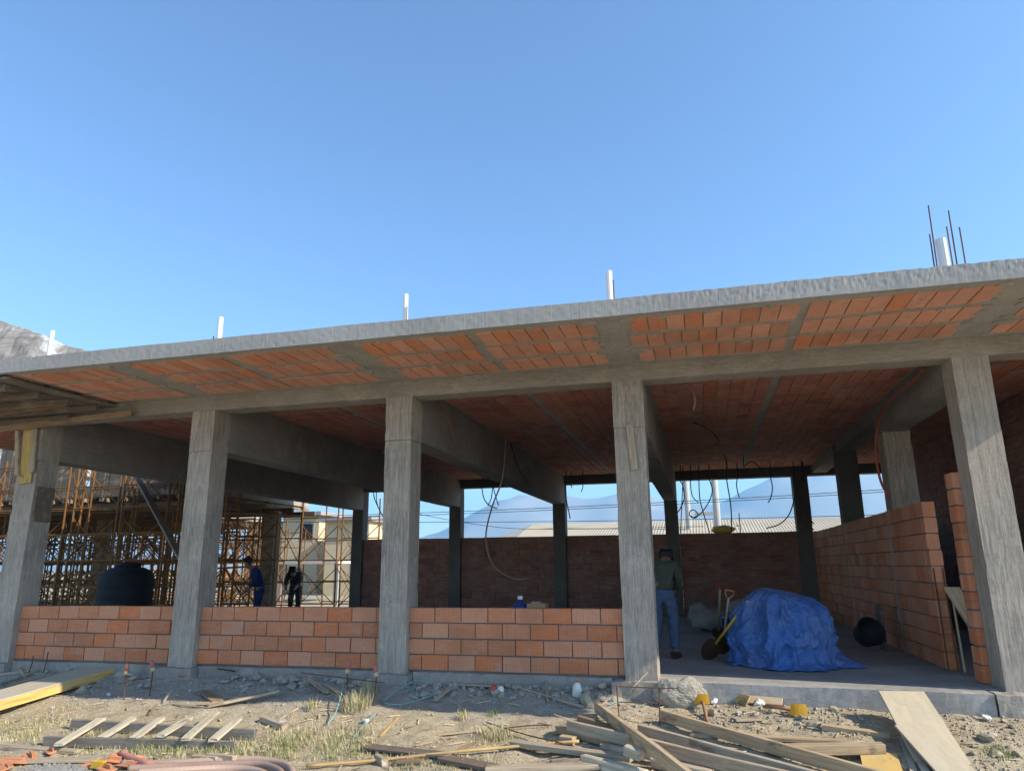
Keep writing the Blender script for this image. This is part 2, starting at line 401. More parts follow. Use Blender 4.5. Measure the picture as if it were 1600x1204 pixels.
column(XC, 0, W, DP, -.02, HB, 2.80, (XC - .04, -.1, -.5, XC + W + .08, .3), 3)
column(XD, 0, W, DP, -.02, HB, 2.80, (XD - .14, -.12, -.5, XD + W + .1, .3), 4)
column(XE, 0, W, DP, -.02, HS, None, (XE - .16, -.22, -.5, XE + W + .5, .3), 5)
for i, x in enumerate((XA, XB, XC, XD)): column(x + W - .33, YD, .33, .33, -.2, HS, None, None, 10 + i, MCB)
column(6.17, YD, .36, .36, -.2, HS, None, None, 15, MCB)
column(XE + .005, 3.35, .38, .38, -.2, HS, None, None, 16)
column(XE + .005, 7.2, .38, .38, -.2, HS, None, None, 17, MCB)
# beams
bm = bmesh.new(); gridbox(bm, (XL, -.006, HB), (XR, .30, HS + .02), .13, .0035, 21); part('front_beam', bm, MB_)
for i, x in enumerate((XA, XB, XC, XD)):
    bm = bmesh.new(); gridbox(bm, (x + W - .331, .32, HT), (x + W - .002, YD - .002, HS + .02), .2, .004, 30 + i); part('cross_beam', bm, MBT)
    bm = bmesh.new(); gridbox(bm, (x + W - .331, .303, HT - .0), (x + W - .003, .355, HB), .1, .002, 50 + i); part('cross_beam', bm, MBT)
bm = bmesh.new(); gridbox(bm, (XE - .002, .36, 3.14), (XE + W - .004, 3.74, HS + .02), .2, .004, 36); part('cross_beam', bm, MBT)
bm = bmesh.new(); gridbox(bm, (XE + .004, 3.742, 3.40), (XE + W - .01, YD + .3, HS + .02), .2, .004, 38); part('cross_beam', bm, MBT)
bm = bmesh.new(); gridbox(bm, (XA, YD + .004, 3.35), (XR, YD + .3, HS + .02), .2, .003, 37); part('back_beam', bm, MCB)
# roof slab: body + rough edge band
bm = bmesh.new(); gridbox(bm, (XL, -OV + .03, HS), (XR, YD + .8, HTOP - .02), .5, .0, 0)
roof = part('roof_slab', bm, MSO)
bm = bmesh.new()
nx = int((XR - XL) / .014); prev = None
for i in range(nx + 1):
    x = XL + (XR - XL) * i / nx
    rough = sm(2.6, 4.5, x); e = mn.noise(V((x * 1.5, 0, 0)))
    zt = HTOP + .006 * e + .004 * mn.noise(V((x * 22, 1, 0))) + rough * (.006 * mn.noise(V((x * 7, 2, 0))) + .006 * abs(mn.noise(V((x * 40, 3, 0)))) + .006 * mn.noise(V((x * 19, 6, 0))))
    zb = HS + .003 * mn.noise(V((x * 3, 4, 0))) + .006 * mn.noise(V((x * 17, 5, 0))) * (abs(mn.noise(V((x * .8, 9, 0)))) + .2) - .002
    yo = .005 * mn.noise(V((x * .9, 6, 0)))
    ks = [bm.verts.new((x, -OV + yo + .003 * mn.noise(V((x * 14, q * 2, 8))) + (.0045 * rough * mn.noise(V((x * 33, q * 2.3, 3))) if q > 1 else 0), zb + (zt - zb) * q / 5)) for q in range(6)]
    ks.append(bm.verts.new((x, -OV + .35, zt - .012))); ks.insert(0, bm.verts.new((x, -OV + .07, zb)))
    if prev:
        for a in range(len(ks) - 1): bm.faces.new((prev[a], ks[a], ks[a + 1], prev[a + 1]))
    prev = ks
part('slab_edge', bm, MFA, roof)
# ceiling tiles
rows_out = [(-1.63, -1.21), (-1.10, -.69), (-.56, -.13)]
rows_in = []; y = .42
while y < 10.6: rows_in.append((y, min(y + .41, 10.7))); y += .445
cx = [(-9.4, XA), (XA + W, XB), (XB + W, XC), (XC + W, XD), (XD + W, XE), (XE + W, XR)]
for b, (x0, x1) in enumerate(cx):
    for zone, rows in (('out', rows_out), ('in', rows_in)):
        bm = bmesh.new(); mg = -.01 if zone == 'out' else .03
        xm = (x0 + x1) / 2; st = .06 if zone == 'out' else .05
        halves = [(x0 + mg, xm - st), (xm + st, x1 - mg)] if b < 5 else [(x0 + .0, x1 - .1)]
        for (a, c) in halves:
            n = max(1, round((c - a) / .178)); pw = (c - a) / n
            for (y0, y1) in rows:
                sh = rnd(-.03, .03) if zone == 'out' else 0.
                for k in range(n):
                    if b == 0 and zone == 'out' and rnd(0, 1) < .05: continue
                    e = .0065; dz = rnd(-.005, .003); bx0 = a + pw * k + e + sh; bx1 = a + pw * (k + 1) - e + sh
                    jy = rnd(-.008, .008)
                    box(bm, (bx0, y0 + jy, HS - .012 + dz), (bx1, y1 + jy, HS + .03))
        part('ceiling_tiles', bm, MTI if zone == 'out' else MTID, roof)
random.seed(5); bm = bmesh.new()
def smear(x, y, r):
    n = 11; ph = rnd(0, 9); ring = [bm.verts.new((x + r * math.cos(6.2832 * k / n) * (1 + .35 * mn.noise(V((k * .9, ph, 0)))) * 1.2, y + r * math.sin(6.2832 * k / n) * (1 + .35 * mn.noise(V((k * .9, ph, 3)))) * .8, HS - .016)) for k in range(n)]
    top = [bm.verts.new((v.co.x, v.co.y, HS + .01)) for v in ring]; c = bm.verts.new((x, y, HS - .021))
    for k in range(n): bm.faces.new((ring[k], ring[(k + 1) % n], c)); bm.faces.new((ring[k], top[k], top[(k + 1) % n], ring[(k + 1) % n]))
for b, (x0, x1) in enumerate(cx):
    for (y0, y1) in rows_out:
        for xe in (x0, x1):
            for yy in (y0, y1, rnd(y0, y1)): smear(xe + rnd(-.03, .03), yy + rnd(-.03, .03), rnd(.03, .08))
        for _ in range(5): smear(rnd(x0, x1), y0 if rnd(0, 1) < .5 else y1, rnd(.012, .035))
    for (y0, y1) in rows_in[:12]:
        for _ in range(6): smear(rnd(x0, x1), y1 + .015 + rnd(-.01, .01), rnd(.012, .04))
tag(part('cement_smears', bm, MSO, roof), kind='stuff')
# floor
bm = bmesh.new(); gridbox(bm, (-6.1, .12, -.2), (XR, YD + .5, 0), .6, 0, 0); fs = part('floor_slab', bm, MFL)
bm = bmesh.new(); gridbox(bm, (XD + W + .02, -.05, -.36), (XE - .17, .118, -.001), .06, .006, 61, 8)
for v in bm.verts: v.co.y -= .16 * sm(XD + .3, XE, v.co.x) * (1 if v.co.y < .06 else 0)
part('floor_edge', bm, MFL, fs)
for (a, c) in ((XA + W + .07, XB - .21), (XB + W + .09, XC - .05), (XC + W + .09, XD - .15)):
    bm = bmesh.new(); gridbox(bm, (a, .02, -.5), (c, .116, .012), .07, .008, a, 9); part('plinth', bm, MPL)
# brick walls
def brick_wall(x0, x1, y0, z0, th, courses, ch, bl, axis='x', label=None, off=0, gap=.0125, name='brick_wall', mat=None):
    bm = bmesh.new(); j = .009
    for k in range(courses):
        za = z0 + ch * k; wv0 = rnd(0, 50); x = x0 - (bl * .5 if (k + off) % 2 else bl * rnd(.02, .1))
        while x < x1 - .02:
            a, c = max(x, x0) + gap / 2, min(x + bl, x1) - gap / 2
            if c - a > .03:
                dy = rnd(-.006, .006); dz = rnd(-.002, .002) + .007 * mn.noise(V((x * .9, wv0, 0))); sk = 0
                if axis == 'x': lo, hi = (a, y0 + dy, za + gap * 1.25 + dz), (c, y0 + th + dy, za + ch + dz)
                else: lo, hi = (y0 + dy, a, za + gap * 1.25 + dz), (y0 + th + dy, c, za + ch + dz)
                vs = box(bm, lo, hi)
                for v in vs: v.co.z += rnd(-.0015, .0015)
            x += bl
    w = part(name, bm, mat or MBR, label=label)
    bm = bmesh.new(); top = z0 + ch * courses - .012; i = .017
    if axis == 'x': gridbox(bm, (x0 + .016, y0 + i, z0 - .01), (x1 - .016, y0 + th - i, top), .04, .009, x0 * 3, 16)
    else: gridbox(bm, (y0 + i, x0 + .016, z0 - .01), (y0 + th - i, x1 - .016, top), .12, .004, x0 * 3, 12)
    part('mortar', bm, MMO, w)
    return w
HW = .737; ch = (HW - .02) / 4
brick_wall(XA + W, XB, .095, .02, .15, 4, ch, .335, label='leftmost low brick wall between two front columns', off=1)
brick_wall(XB + W, XC, .095, .02, .15, 4, ch, .335, label='middle low brick wall between two front columns')
brick_wall(XC + W, XD, .095, .02, .15, 4, ch, .335, label='low brick wall with a cardboard box and blue jug behind it', off=1)
cb = 1.985 / 11
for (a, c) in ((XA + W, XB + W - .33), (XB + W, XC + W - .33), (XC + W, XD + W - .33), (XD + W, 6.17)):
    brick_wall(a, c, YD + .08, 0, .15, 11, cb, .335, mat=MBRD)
XW = 6.507
ysplit = sorted([1.395, at_x(1391, 850, XW).y, at_x(1322, 860, XW).y, YD])
for a, c in zip(ysplit, ysplit[1:]):
    brick_wall(a + (.07 if a > 2 else 0), c - (.07 if c < 10 else 0), XW, 0, .14, 10, 1.9416 / 10, .335, 'y', off=int(c))
for yy in ysplit[1:-1]:
    bm = bmesh.new(); gridbox(bm, (XW + .006, yy - .068, 0), (XW + .13, yy + .068, 1.95), .1, .006, yy); part('tie_column', bm, MC)
brick_wall(.37, .60, XW + .055, 0, .14, 12, 2.17 / 12, .335, 'y', label='narrow brick jamb behind the right column')
brick_wall(.15, YD, 8.40, 0, .15, 19, HB / 18, .335, 'y', mat=MBRD)  # right end wall added to keep the sun out of the interior
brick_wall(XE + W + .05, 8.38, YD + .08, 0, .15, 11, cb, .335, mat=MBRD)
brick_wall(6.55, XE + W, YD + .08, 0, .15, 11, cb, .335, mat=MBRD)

# ------------------------------------------------------------------ things on the building
def pipe(u, v, y, r, label):
    p = at_y(u, v, y); bm = bmesh.new(); tube(bm, [(0, 0, 0), (.004, 0, (p.z - HTOP) * .5), (0, 0, p.z - HTOP + .02)], r, 12)
    o = finish('roof_pipe', bm, MWH, smooth=False, loc=(p.x, p.y, HTOP - .02)); return tag(o, label, 'pipe', 'white pipe stubs on the roof')
pipe(82, 517, .25, .035, 'short white pipe stub on the roof near the mottled sloping roof')
pipe(345, 496, .25, .04, 'white pipe stub on the roof above the second column from left')
pipe(634, 460, .25, .036, 'slim white pipe stub on the roof with a rust streak on it')
pipe(951, 424, .25, .042, 'white pipe stub on the roof with one dark bar beside it')
pipe(1469, 374, .7, .06, 'thick white pipe stub on the roof among rusty rebars')
def rebar(u, v, y, label, lean=(.0, 0)):
    p = at_y(u, v, y); bm = bmesh.new(); tube(bm, [(lean[0], lean[1], 0), (0, 0, p.z - HTOP + .02)], .008, 6)
    tag(finish('rebar_starter', bm, MRU, loc=(p.x, p.y, HTOP - .02)), label, 'rebar', 'rusty rebars on the roof')
for a in ((1450.5, 321, .62, 'tallest rusty rebar on the roof, left of the white pipe', (-.03, 0)), (1452.5, 366, .7, 'short rusty rebar on the roof close to the tallest one', (-.02, 0)), (1482, 329, .62, 'second tallest rusty rebar on the roof, right of the thick pipe', (-.02, 0)),
          (1479, 354, .75, 'rusty rebar on the roof just right of the thick pipe', (-.01, 0)), (1499, 355, .6, 'rightmost rusty rebar standing on the roof', (-.01, 0)), (958, 437, .25, 'dark bar on the roof beside a white pipe stub', (.01, 0)), (636, 478, .21, 'rusty bar against the slim white pipe stub', (0, 0)), (334, 525, .25, 'tiny dark bar end on the roof left of a pipe stub', (0, 0))): rebar(*a)

def hose(name, pts, r, mat, label, cat='conduit', group=None, n=7, ribs=False):
    c = V(pts[0]); bm = bmesh.new(); tube(bm, [p - c for p in spline(pts, 7)], r, n, ribs=ribs)
    return tag(finish(name, bm, mat, smooth=True, loc=c), label, cat, group)
def hang(px, y, r=.013, mat=None, label='', up=True, fs=None):
    ys_ = y if isinstance(y, (list, tuple)) else [y] * len(px)
    P = [at_y(u, v, yy) for (u, v), yy in zip(px, ys_)]
    if up and P[0].z < HS - .05: P.insert(0, V((P[0].x + .02, P[0].y + .02, HS - .01)))
    return hose('hanging_conduit', P, r, mat or MHOSD, label, group='conduits hanging from the ceiling')
hang([(791, 672), (788, 722), (783, 754), (770, 788), (761, 822), (759.5, 847), (767, 876), (783, 894), (807, 904), (824, 902)], 4, .014, MHOSE, 'long brown conduit hanging in a hook before the back wall')
hang([(797, 690), (810, 730), (825, 755)], 5, .011, None, 'thin dark conduit hanging slanted beside the long brown one')
hang([(682, 624), (690, 640), (703, 662), (711, 689)], .75, .007, MHOSO, 'thin orange conduit against the beam of the middle column')
hang([(753, 762), (757, 780), (766, 790), (777, 794)], 10, .014, None, 'short curved conduit at the back opening left of the long hook')
hang([(770, 760), (767, 780), (762, 789)], 10, .013, None, 'short conduit at the back opening bent to the left')
hang([(771, 760), (776, 780), (779, 789)], 10, .013, None, 'short conduit at the back opening bent to the right')
hang([(584, 773), (590, 790), (598, 806)], 10, .014, None, 'dark conduit hanging left of the middle front column')
hang([(588, 773), (589, 785), (592, 795)], 10, .012, None, 'tiny conduit end left of the middle front column')
hang([(884, 757), (885, 780), (889, 800), (891, 810)], 9.6, .014, None, 'conduit hanging along the back column left of the boarded column')
hang([(892, 756), (894, 762)], 9.8, .012, None, 'stub of conduit under the back beam, beside a hanging one')
hang([(910, 753), (911, 760), (908, 768)], 9.8, .012, None, 'short hooked conduit under the back beam near the boarded column')
hang([(1071, 600), (1082, 610), (1086, 626), (1083, 641)], .9, .011, MHOSE, 'short brown conduit curling under the front beam')
hang([(1076, 657), (1097, 665), (1113, 675), (1124, 689)], 4, .012, None, 'dark conduit arching along the ceiling tiles')
hang([(1103, 694), (1124, 702), (1134, 717), (1136, 731), (1135.5, 749), (1141, 783), (1143, 809), (1143, 832)], 8, .013, None, 'long straight conduit hanging to the right of the poles')
hang([(1063, 749), (1067, 759), (1069, 778), (1063, 794), (1058, 801)], 9.6, .014, None, 'conduit curving left beside the back column')
hang([(1067, 750), (1065, 796), (1063, 833)], 9.8, .012, None, 'straight conduit beside the back column')
hang([(1079, 749), (1080, 767), (1084, 778), (1092, 785)], 9.6, .012, None, 'short conduit curving right between the poles')
hang([(1092, 746), (1093.5, 778), (1100, 804), (1109, 832)], 9.6, .013, None, 'long conduit slanting down in front of the thick pole')
hang([(1108, 746), (1113, 765), (1108, 783), (1097.5, 799), (1089, 806), (1081, 808), (1077, 802), (1082, 796), (1089, 800), (1090, 806), (1084, 809), (1079, 805)], 9.6, .013, None, 'conduit ending in a small coil beside the thick pole')
hang([(1152, 745), (1151, 759.5), (1155, 777)], 9.6, .013, None, 'short conduit right of the thick pole')
hang([(1204, 744), (1207, 762), (1204, 778), (1200, 785)], 9.6, .013, None, 'short curved conduit in the middle of the right back opening')
hang([(1253.6, 745), (1244.5, 754), (1243, 770), (1234, 801.5), (1218, 818.5), (1197, 825)], 9.6, .014, None, 'long conduit swept to the left over the back wall')
hang([(1240.5, 744), (1244.5, 770), (1244.5, 791), (1255, 814.6), (1272, 827)], 9.7, .013, None, 'long conduit hanging lowest to the right back corner')
hang([(1255, 744), (1247, 765), (1252, 791), (1272, 818.5)], 9.8, .013, None, 'long conduit bowed right against the back corner column')
hang([(1162, 728), (1172, 721), (1182, 725), (1190, 735), (1194, 742)], 8.5, .012, None, 'conduit looping along the ceiling before the back beam')
hang([(1444, 575), (1424.5, 597), (1399.6, 615), (1379.6, 642), (1371, 670), (1368, 700), (1372, 734.6), (1379.6, 759.5), (1391, 776)], [.6, 1., 1.6, 2.5, 2.8, 2.9, 2.9, 2.9, 2.9], .018, MHOSO, 'orange conduit running along the right beam and hanging down', up=False)

# boards nailed to columns
a, b = at_y(984, 664, -.03), at_y(991, 733, -.03)
plank('nailed_board', a, b, .08, .025, 'grey', math.radians(90) if False else 0, label='short grey board nailed upright on the fourth column', cat='board')
bpy.data.objects['nailed_board'].matrix_world = Matrix.Translation((a + b) / 2) @ Matrix.Rotation(math.radians(-4), 4, 'Y') @ Matrix.Rotation(math.radians(90), 4, 'Y') @ Matrix.Rotation(math.radians(90), 4, 'X')
fw = empty('column_formwork', (XA, -.02, 2.3), label='weathered yellow boards still clamped round the top of the leftmost column', cat='formwork')
def upright(p0, p1, w, t, col, parent, name='board'):
    p0, p1 = V(p0), V(p1); L = (p1 - p0).length; bm = bmesh.new(); vs = box(bm, (-L / 2, -w / 2, -t / 2), (L / 2, w / 2, t / 2))
    x = (p1 - p0).normalized(); z = V((0, -1, 0)); y = z.cross(x).normalized(); z = x.cross(y)
    o = finish(name, bm, MWOOD, bevel=.004, mw=Matrix.Translation((p0 + p1) / 2) @ Matrix((x, y, z)).transposed().to_4x4()); o.color = WOODC[col]
    return put(o, parent) if parent else o
upright(at_y(48, 662, -.022), at_y(39, 755, -.022), .22, .03, 'new', fw, 'form_board')
upright(at_y(28, 660, -.055), at_y(27, 742, -.055), .07, .04, 'grey', fw, 'batten')
upright(at_y(56, 660, -.055), at_y(50, 738, -.055), .075, .04, 'grey', fw, 'batten')
bm = bmesh.new(); box(bm, (XA + W + .002, .03, 1.92), (XA + W + .035, .33, 2.42)); dk = finish('dark_panel', bm, MWOOD); dk.color = WOODC['dark']
tag(dk, 'dark panel on the inner face of the leftmost column', 'panel')
# formwork boards under the left end of the canopy
for i, (u0, v0, u1, v1, z, col, lb) in enumerate(((-60, 652, 104, 630, 3.40, 'brown', 'timber joist end under the left canopy, the upper of two'), (-60, 678, 207, 645, 3.36, 'brown', 'long timber along the front beam at the left end'), (-60, 668, 110, 652, 3.30, 'dark', 'dark timber under the left canopy behind the upper joist end'))):
    p0, p1 = at_y(u0, v0, -.12 - .25 * (i == 0)), at_y(u1, v1, -.12 - .25 * (i == 0))
    plank('formwork_timber', p0, p1, .06, .09, col, label=lb, cat='timber', group='formwork timbers at the left end')
pn = empty('canopy_formwork', (XA - 1, -1, HS - .1), label='dark boarded formwork panel under the left end of the canopy', cat='formwork')
for k in range(11):
    x0 = -4.36 - k * .23
    plank('board', (x0 - .06, -1.72, HS - .05 - .006 * (k % 2)), (x0, .0, HS - .05 - .006 * (k % 2)), .215, .03, 'dark' if k % 3 else (.25, .22, .19, 1), parent=pn)
for o_ in pn.children: o_.color = (.10, .085, .07, 1) if o_.color[0] < .2 else (.16, .14, .115, 1)
for k in range(4):
    plank('joist', (-7.2, -1.5 + k * .42, HS - .11), (-4.55 + .06 * k, -1.5 + k * .42, HS - .11), .05, .08, 'dark', parent=pn)

# ------------------------------------------------------------------ left: scaffolded building under construction
def rod(bm, a, b, r, n=6): tube(bm, [a, b], r, n)
def make_tower(h, w=1.25, d=1.5):
    t = empty('scaffold_tower', (0, 0, 0))
    for y in (0, d):
        bm = bmesh.new()
        for x in (0, w): rod(bm, (x, y, 0), (x, y, h), .024)
        for z in (.35, 1.0, 1.65, 2.3, 2.95, 3.5, 4.1):
            if z < h: rod(bm, (0, y, z), (w, y, z), .02)
        put(finish('ladder_frame', bm, MSC), t)
    for x in (0, w):
        bm = bmesh.new()
        for z in (.25, 1.55) if h < 4 else (.25, 1.55, 2.9):
            rod(bm, (x, 0, z), (x, d, z + 1.2), .013); rod(bm, (x, 0, z + 1.2), (x, d, z), .013)
        put(finish('cross_brace', bm, MSC), t)
    bm = bmesh.new()
    for z in (.3, 1.6) if h < 4 else (.3, 1.6, 3.0): rod(bm, (0, .02, z), (w, .02, z + 1.1), .013); rod(bm, (0, .02, z + 1.1), (w, .02, z), .013)
    put(finish('cross_brace', bm, MSC), t)
    return t
tw = None; SG = 'scaffold towers under the left formwork deck'
spots = [(x + rnd(-.15, .15), y + rnd(-.2, .2)) for y in (8.0, 10.0, 12.2, 14.6, 17.0, 19.4) for x in (-9.2, -11.0, -12.8, -14.6, -16.4, -18.2, -20.0, -22.0, -24.0) if x < -6.1 - .61 * (y - 8) - 1.35]
proto = make_tower(3.05)
for i, (x, y) in enumerate(spots):
    o = proto if i == 0 else copy_tree(proto); o.location = (x, y, -.2); o.rotation_euler.z = rnd(-.08, .08)
    tag(o, 'rusty scaffold tower in the dense rows propping the left formwork deck', 'scaffold', SG)
pr3 = make_tower(4.4, 1.35, .5)
for i, x in enumerate((-8.6, -10.15, -11.7, -13.25, -14.8, -16.35, -17.9)):
    o = pr3 if i == 0 else copy_tree(pr3); o.location = (x + rnd(-.08, .08), 6.75, -.2)
    tag(o, 'tall narrow scaffold tower standing before the edge of the left formwork deck', 'scaffold', 'tall scaffold along the deck edge')
pr2 = make_tower(3.5); pr2.location = (-8.35, 12.2, -.2); tag(pr2, 'open scaffold tower standing clear of the deck before the cream house', 'scaffold', 'scaffold towers clear of the deck')
o = copy_tree(pr2); o.location = (-7.0, 12.3, -.2); tag(o, 'rightmost scaffold tower, beside the back left column', 'scaffold', 'scaffold towers clear of the deck')
ZD = 2.92; deck = empty('formwork_deck', (-16, 14, ZD), label='dark timber formwork deck carried by the left scaffold towers', cat='formwork')
DX = -8.3
y = 7.6; k = 0
bm = bmesh.new()
def dxr(y): return DX if y < 12.6 else -14.
while y < 20:
    wv = rnd(.18, .24); x = -33.
    while x < dxr(y):
        L = rnd(2.2, 4.); x2 = min(x + L, dxr(y) - rnd(0, .3))
        if rnd(0, 1) > .10: box(bm, (x, y, ZD + .16 + rnd(0, .01)), (x2 - .03, y + wv - rnd(.01, .05), ZD + .19))
        x += L
    y += wv
o = put(finish('deck_boards', bm, MWOOD), deck); o.color = WOODC['brown']
bm = bmesh.new(); x = -32.5
while x < DX: box(bm, (x, 7.3, ZD + .06), (x + .06, 12.7 if x > -14 else 20, ZD + .158)); x += .6
o = put(finish('joists', bm, MWOOD), deck); o.color = WOODC['brown']
bm = bmesh.new()
for yy in (7.9, 9.4, 11.0, 12.5, 14.2, 15.9, 17.6, 19.3): box(bm, (-33, yy, ZD - .06), (dxr(yy) + rnd(-.1, .4), yy + .09, ZD + .058))
o = put(finish('bearers', bm, MWOOD), deck); o.color = WOODC['dark']
bm = bmesh.new(); x = -33.
while x < DX:
    w_ = rnd(.15, .25); h_ = rnd(1.15, 1.4) if x > -15 else rnd(1.8, 2.3)
    if rnd(0, 1) > .06: box(bm, (x, 7.55 + rnd(0, .02), ZD + .2), (x + w_ - .012, 7.59 + rnd(0, .02), ZD + .2 + h_))
    x += w_
o = put(finish('edge_shutter', bm, MWOOD), deck); o.color = (.15, .125, .10, 1)
bm = bmesh.new(); box(bm, (-33, 7.62, ZD + .2), (DX - .1, 12.6, ZD + .5)); box(bm, (-33, 12.6, ZD + .2), (-14.1, 20, ZD + .5)); put(finish('fresh_slab', bm, MSO), deck)
# mottled sloping roof above
bm = bmesh.new()
T = [(-33, 15, 14.6), (-24.4, 14, 11.55), (-19.6, 14, 9.73), (-10.5, 14, 6.3)]; B = [(-33, 9.9, 4.1), (-24.4, 9.9, 4.1), (-19.6, 9.9, 4.1), (-10.5, 9.9, 4.05)]
N = 60
def lerp_poly(P, t):
    i = min(int(t * (len(P) - 1)), len(P) - 2); f = t * (len(P) - 1) - i; return V(P[i]).lerp(V(P[i + 1]), f)
gr = [[None] * 13 for _ in range(N + 1)]
for i in range(N + 1):
    for j in range(13):
        p = lerp_poly(T, i / N).lerp(lerp_poly(B, i / N), j / 12); p += V((0, -.1, .1)) * mn.noise(p * .7) + V((0, -.05, .05)) * mn.noise(p * 2.5); gr[i][j] = bm.verts.new(p)
for i in range(N):
    for j in range(12): bm.faces.new((gr[i][j], gr[i + 1][j], gr[i + 1][j + 1], gr[i][j + 1]))
r0 = bmesh.ops.extrude_face_region(bm, geom=bm.faces[:]); bmesh.ops.translate(bm, verts=[e for e in r0['geom'] if isinstance(e, bmesh.types.BMVert)], vec=(0, .22, -.12))
tag(finish('sloping_roof', bm, MSHELL), 'mottled grey and white sloping concrete roof at the far left', 'roof')
for i, (u, y, w_, lb) in enumerate(((424, 10.3, .34, 'brown boxed column under the right end of the formwork deck'), (160, 11.2, .32, 'brown boxed column in the scaffold right of the water tank gap'), (60, 12, .32, 'brown boxed column in the scaffold beside the leftmost column'))):
    p = at_y(u, 850, y); bm = bmesh.new(); gridbox(bm, (-w_ / 2, -w_ / 2, 0), (w_ / 2, w_ / 2, ZD + .12), .3, .004, i)
    o = finish('boxed_column', bm, MWOOD, loc=(p.x, y, -.2)); o.color = WOODC['brown']; tag(o, lb, 'column', 'boxed columns under the deck')
plank('leaning_plank', at_y(212, 742, 6.8), at_y(287, 880, 6.2), .16, .05, (.22, .19, .16, 1), label='long grey plank leaning against the scaffold behind the left bay', cat='plank')
plank('scaffold_plank', at_y(300, 800, 9.2), at_y(470, 806, 9.5), .22, .05, 'brown', label='thick brown plank on the deck edge above the boxed column', cat='plank', group='planks in the scaffold')
plank('scaffold_plank', at_y(60, 902, 9.5), at_y(170, 893, 9.6), .22, .05, 'brown', label='brown plank laid low in the scaffold left of the water tank', cat='plank', group='planks in the scaffold')
plank('scaffold_plank', at_y(330, 888, 9.8), at_y(405, 884, 9.8), .22, .05, 'brown', label='brown plank laid low in the scaffold behind the worker in blue', cat='plank', group='planks in the scaffold')
# water tank, drum
p = V((-9.15, 6.0, -.2)); tk = empty('water_tank', p, label='black plastic water tank behind the leftmost low wall', cat='tank')
bm = bmesh.new(); prof = [(.56, 0), (.59, .03)]
for k in range(5): prof += [(.585, .08 + k * .23), (.60, .14 + k * .23), (.60, .22 + k * .23), (.585, .27 + k * .23)]
prof += [(.57, 1.28), (.50, 1.38), (.36, 1.46), (.26, 1.48)]
lathe(bm, prof, 32); put(finish('tank_body', bm, MTANK, smooth=True), tk).location = (0, 0, 0)
bm = bmesh.new(); lathe(bm, [(.27, 1.47), (.27, 1.55), (.22, 1.58), (.05, 1.59)], 24); put(finish('tank_lid', bm, MTANK, smooth=True), tk).location = (0, 0, 0)
bm = bmesh.new(); lathe(bm, [(.2, 0), (.22, .02), (.22, .28), (.228, .3), (.22, .32), (.22, .6), (.2, .62), (.03, .63)], 20)
tag(finish('yellow_drum', bm, m_plain('ochre_plastic', (.40, .27, .02), .5), smooth=True, loc=(at_y(257, 920, 6.3).x, 6.3, -.2)), 'ochre yellow drum beside the black water tank', 'drum')

# ------------------------------------------------------------------ people
def skin_mesh(name, verts, edges, radii, mat, parent, root=0, sub=3):
    me = bpy.data.meshes.new(name); me.from_pydata([V(v) for v in verts], edges, [])
    o = bpy.data.objects.new(name, me); COL.objects.link(o)
    md = o.modifiers.new('s', 'SKIN'); md.use_smooth_shade = True
    sk = me.skin_vertices[0].data
    for i, r in enumerate(radii):
        rr = r if isinstance(r, tuple) else (r, r); sk[i].radius = rr; sk[i].use_root = (i == root)
    s2 = o.modifiers.new('u', 'SUBSURF'); s2.levels = sub; s2.render_levels = sub
    dg = bpy.context.evaluated_depsgraph_get(); m2 = bpy.data.meshes.new_from_object(o.evaluated_get(dg)); m2.name = name
    o.modifiers.clear(); o.data = m2; m2.materials.clear(); m2.materials.append(mat); m2.shade_smooth()
    if name in ('shirt', 'trousers'):
        for v in m2.vertices: v.co += v.normal * (.016 * mn.noise(V((v.co.x * 9, v.co.y * 9, v.co.z * 17))) + .008 * mn.noise(v.co * 34))
    o.parent = parent
    return o
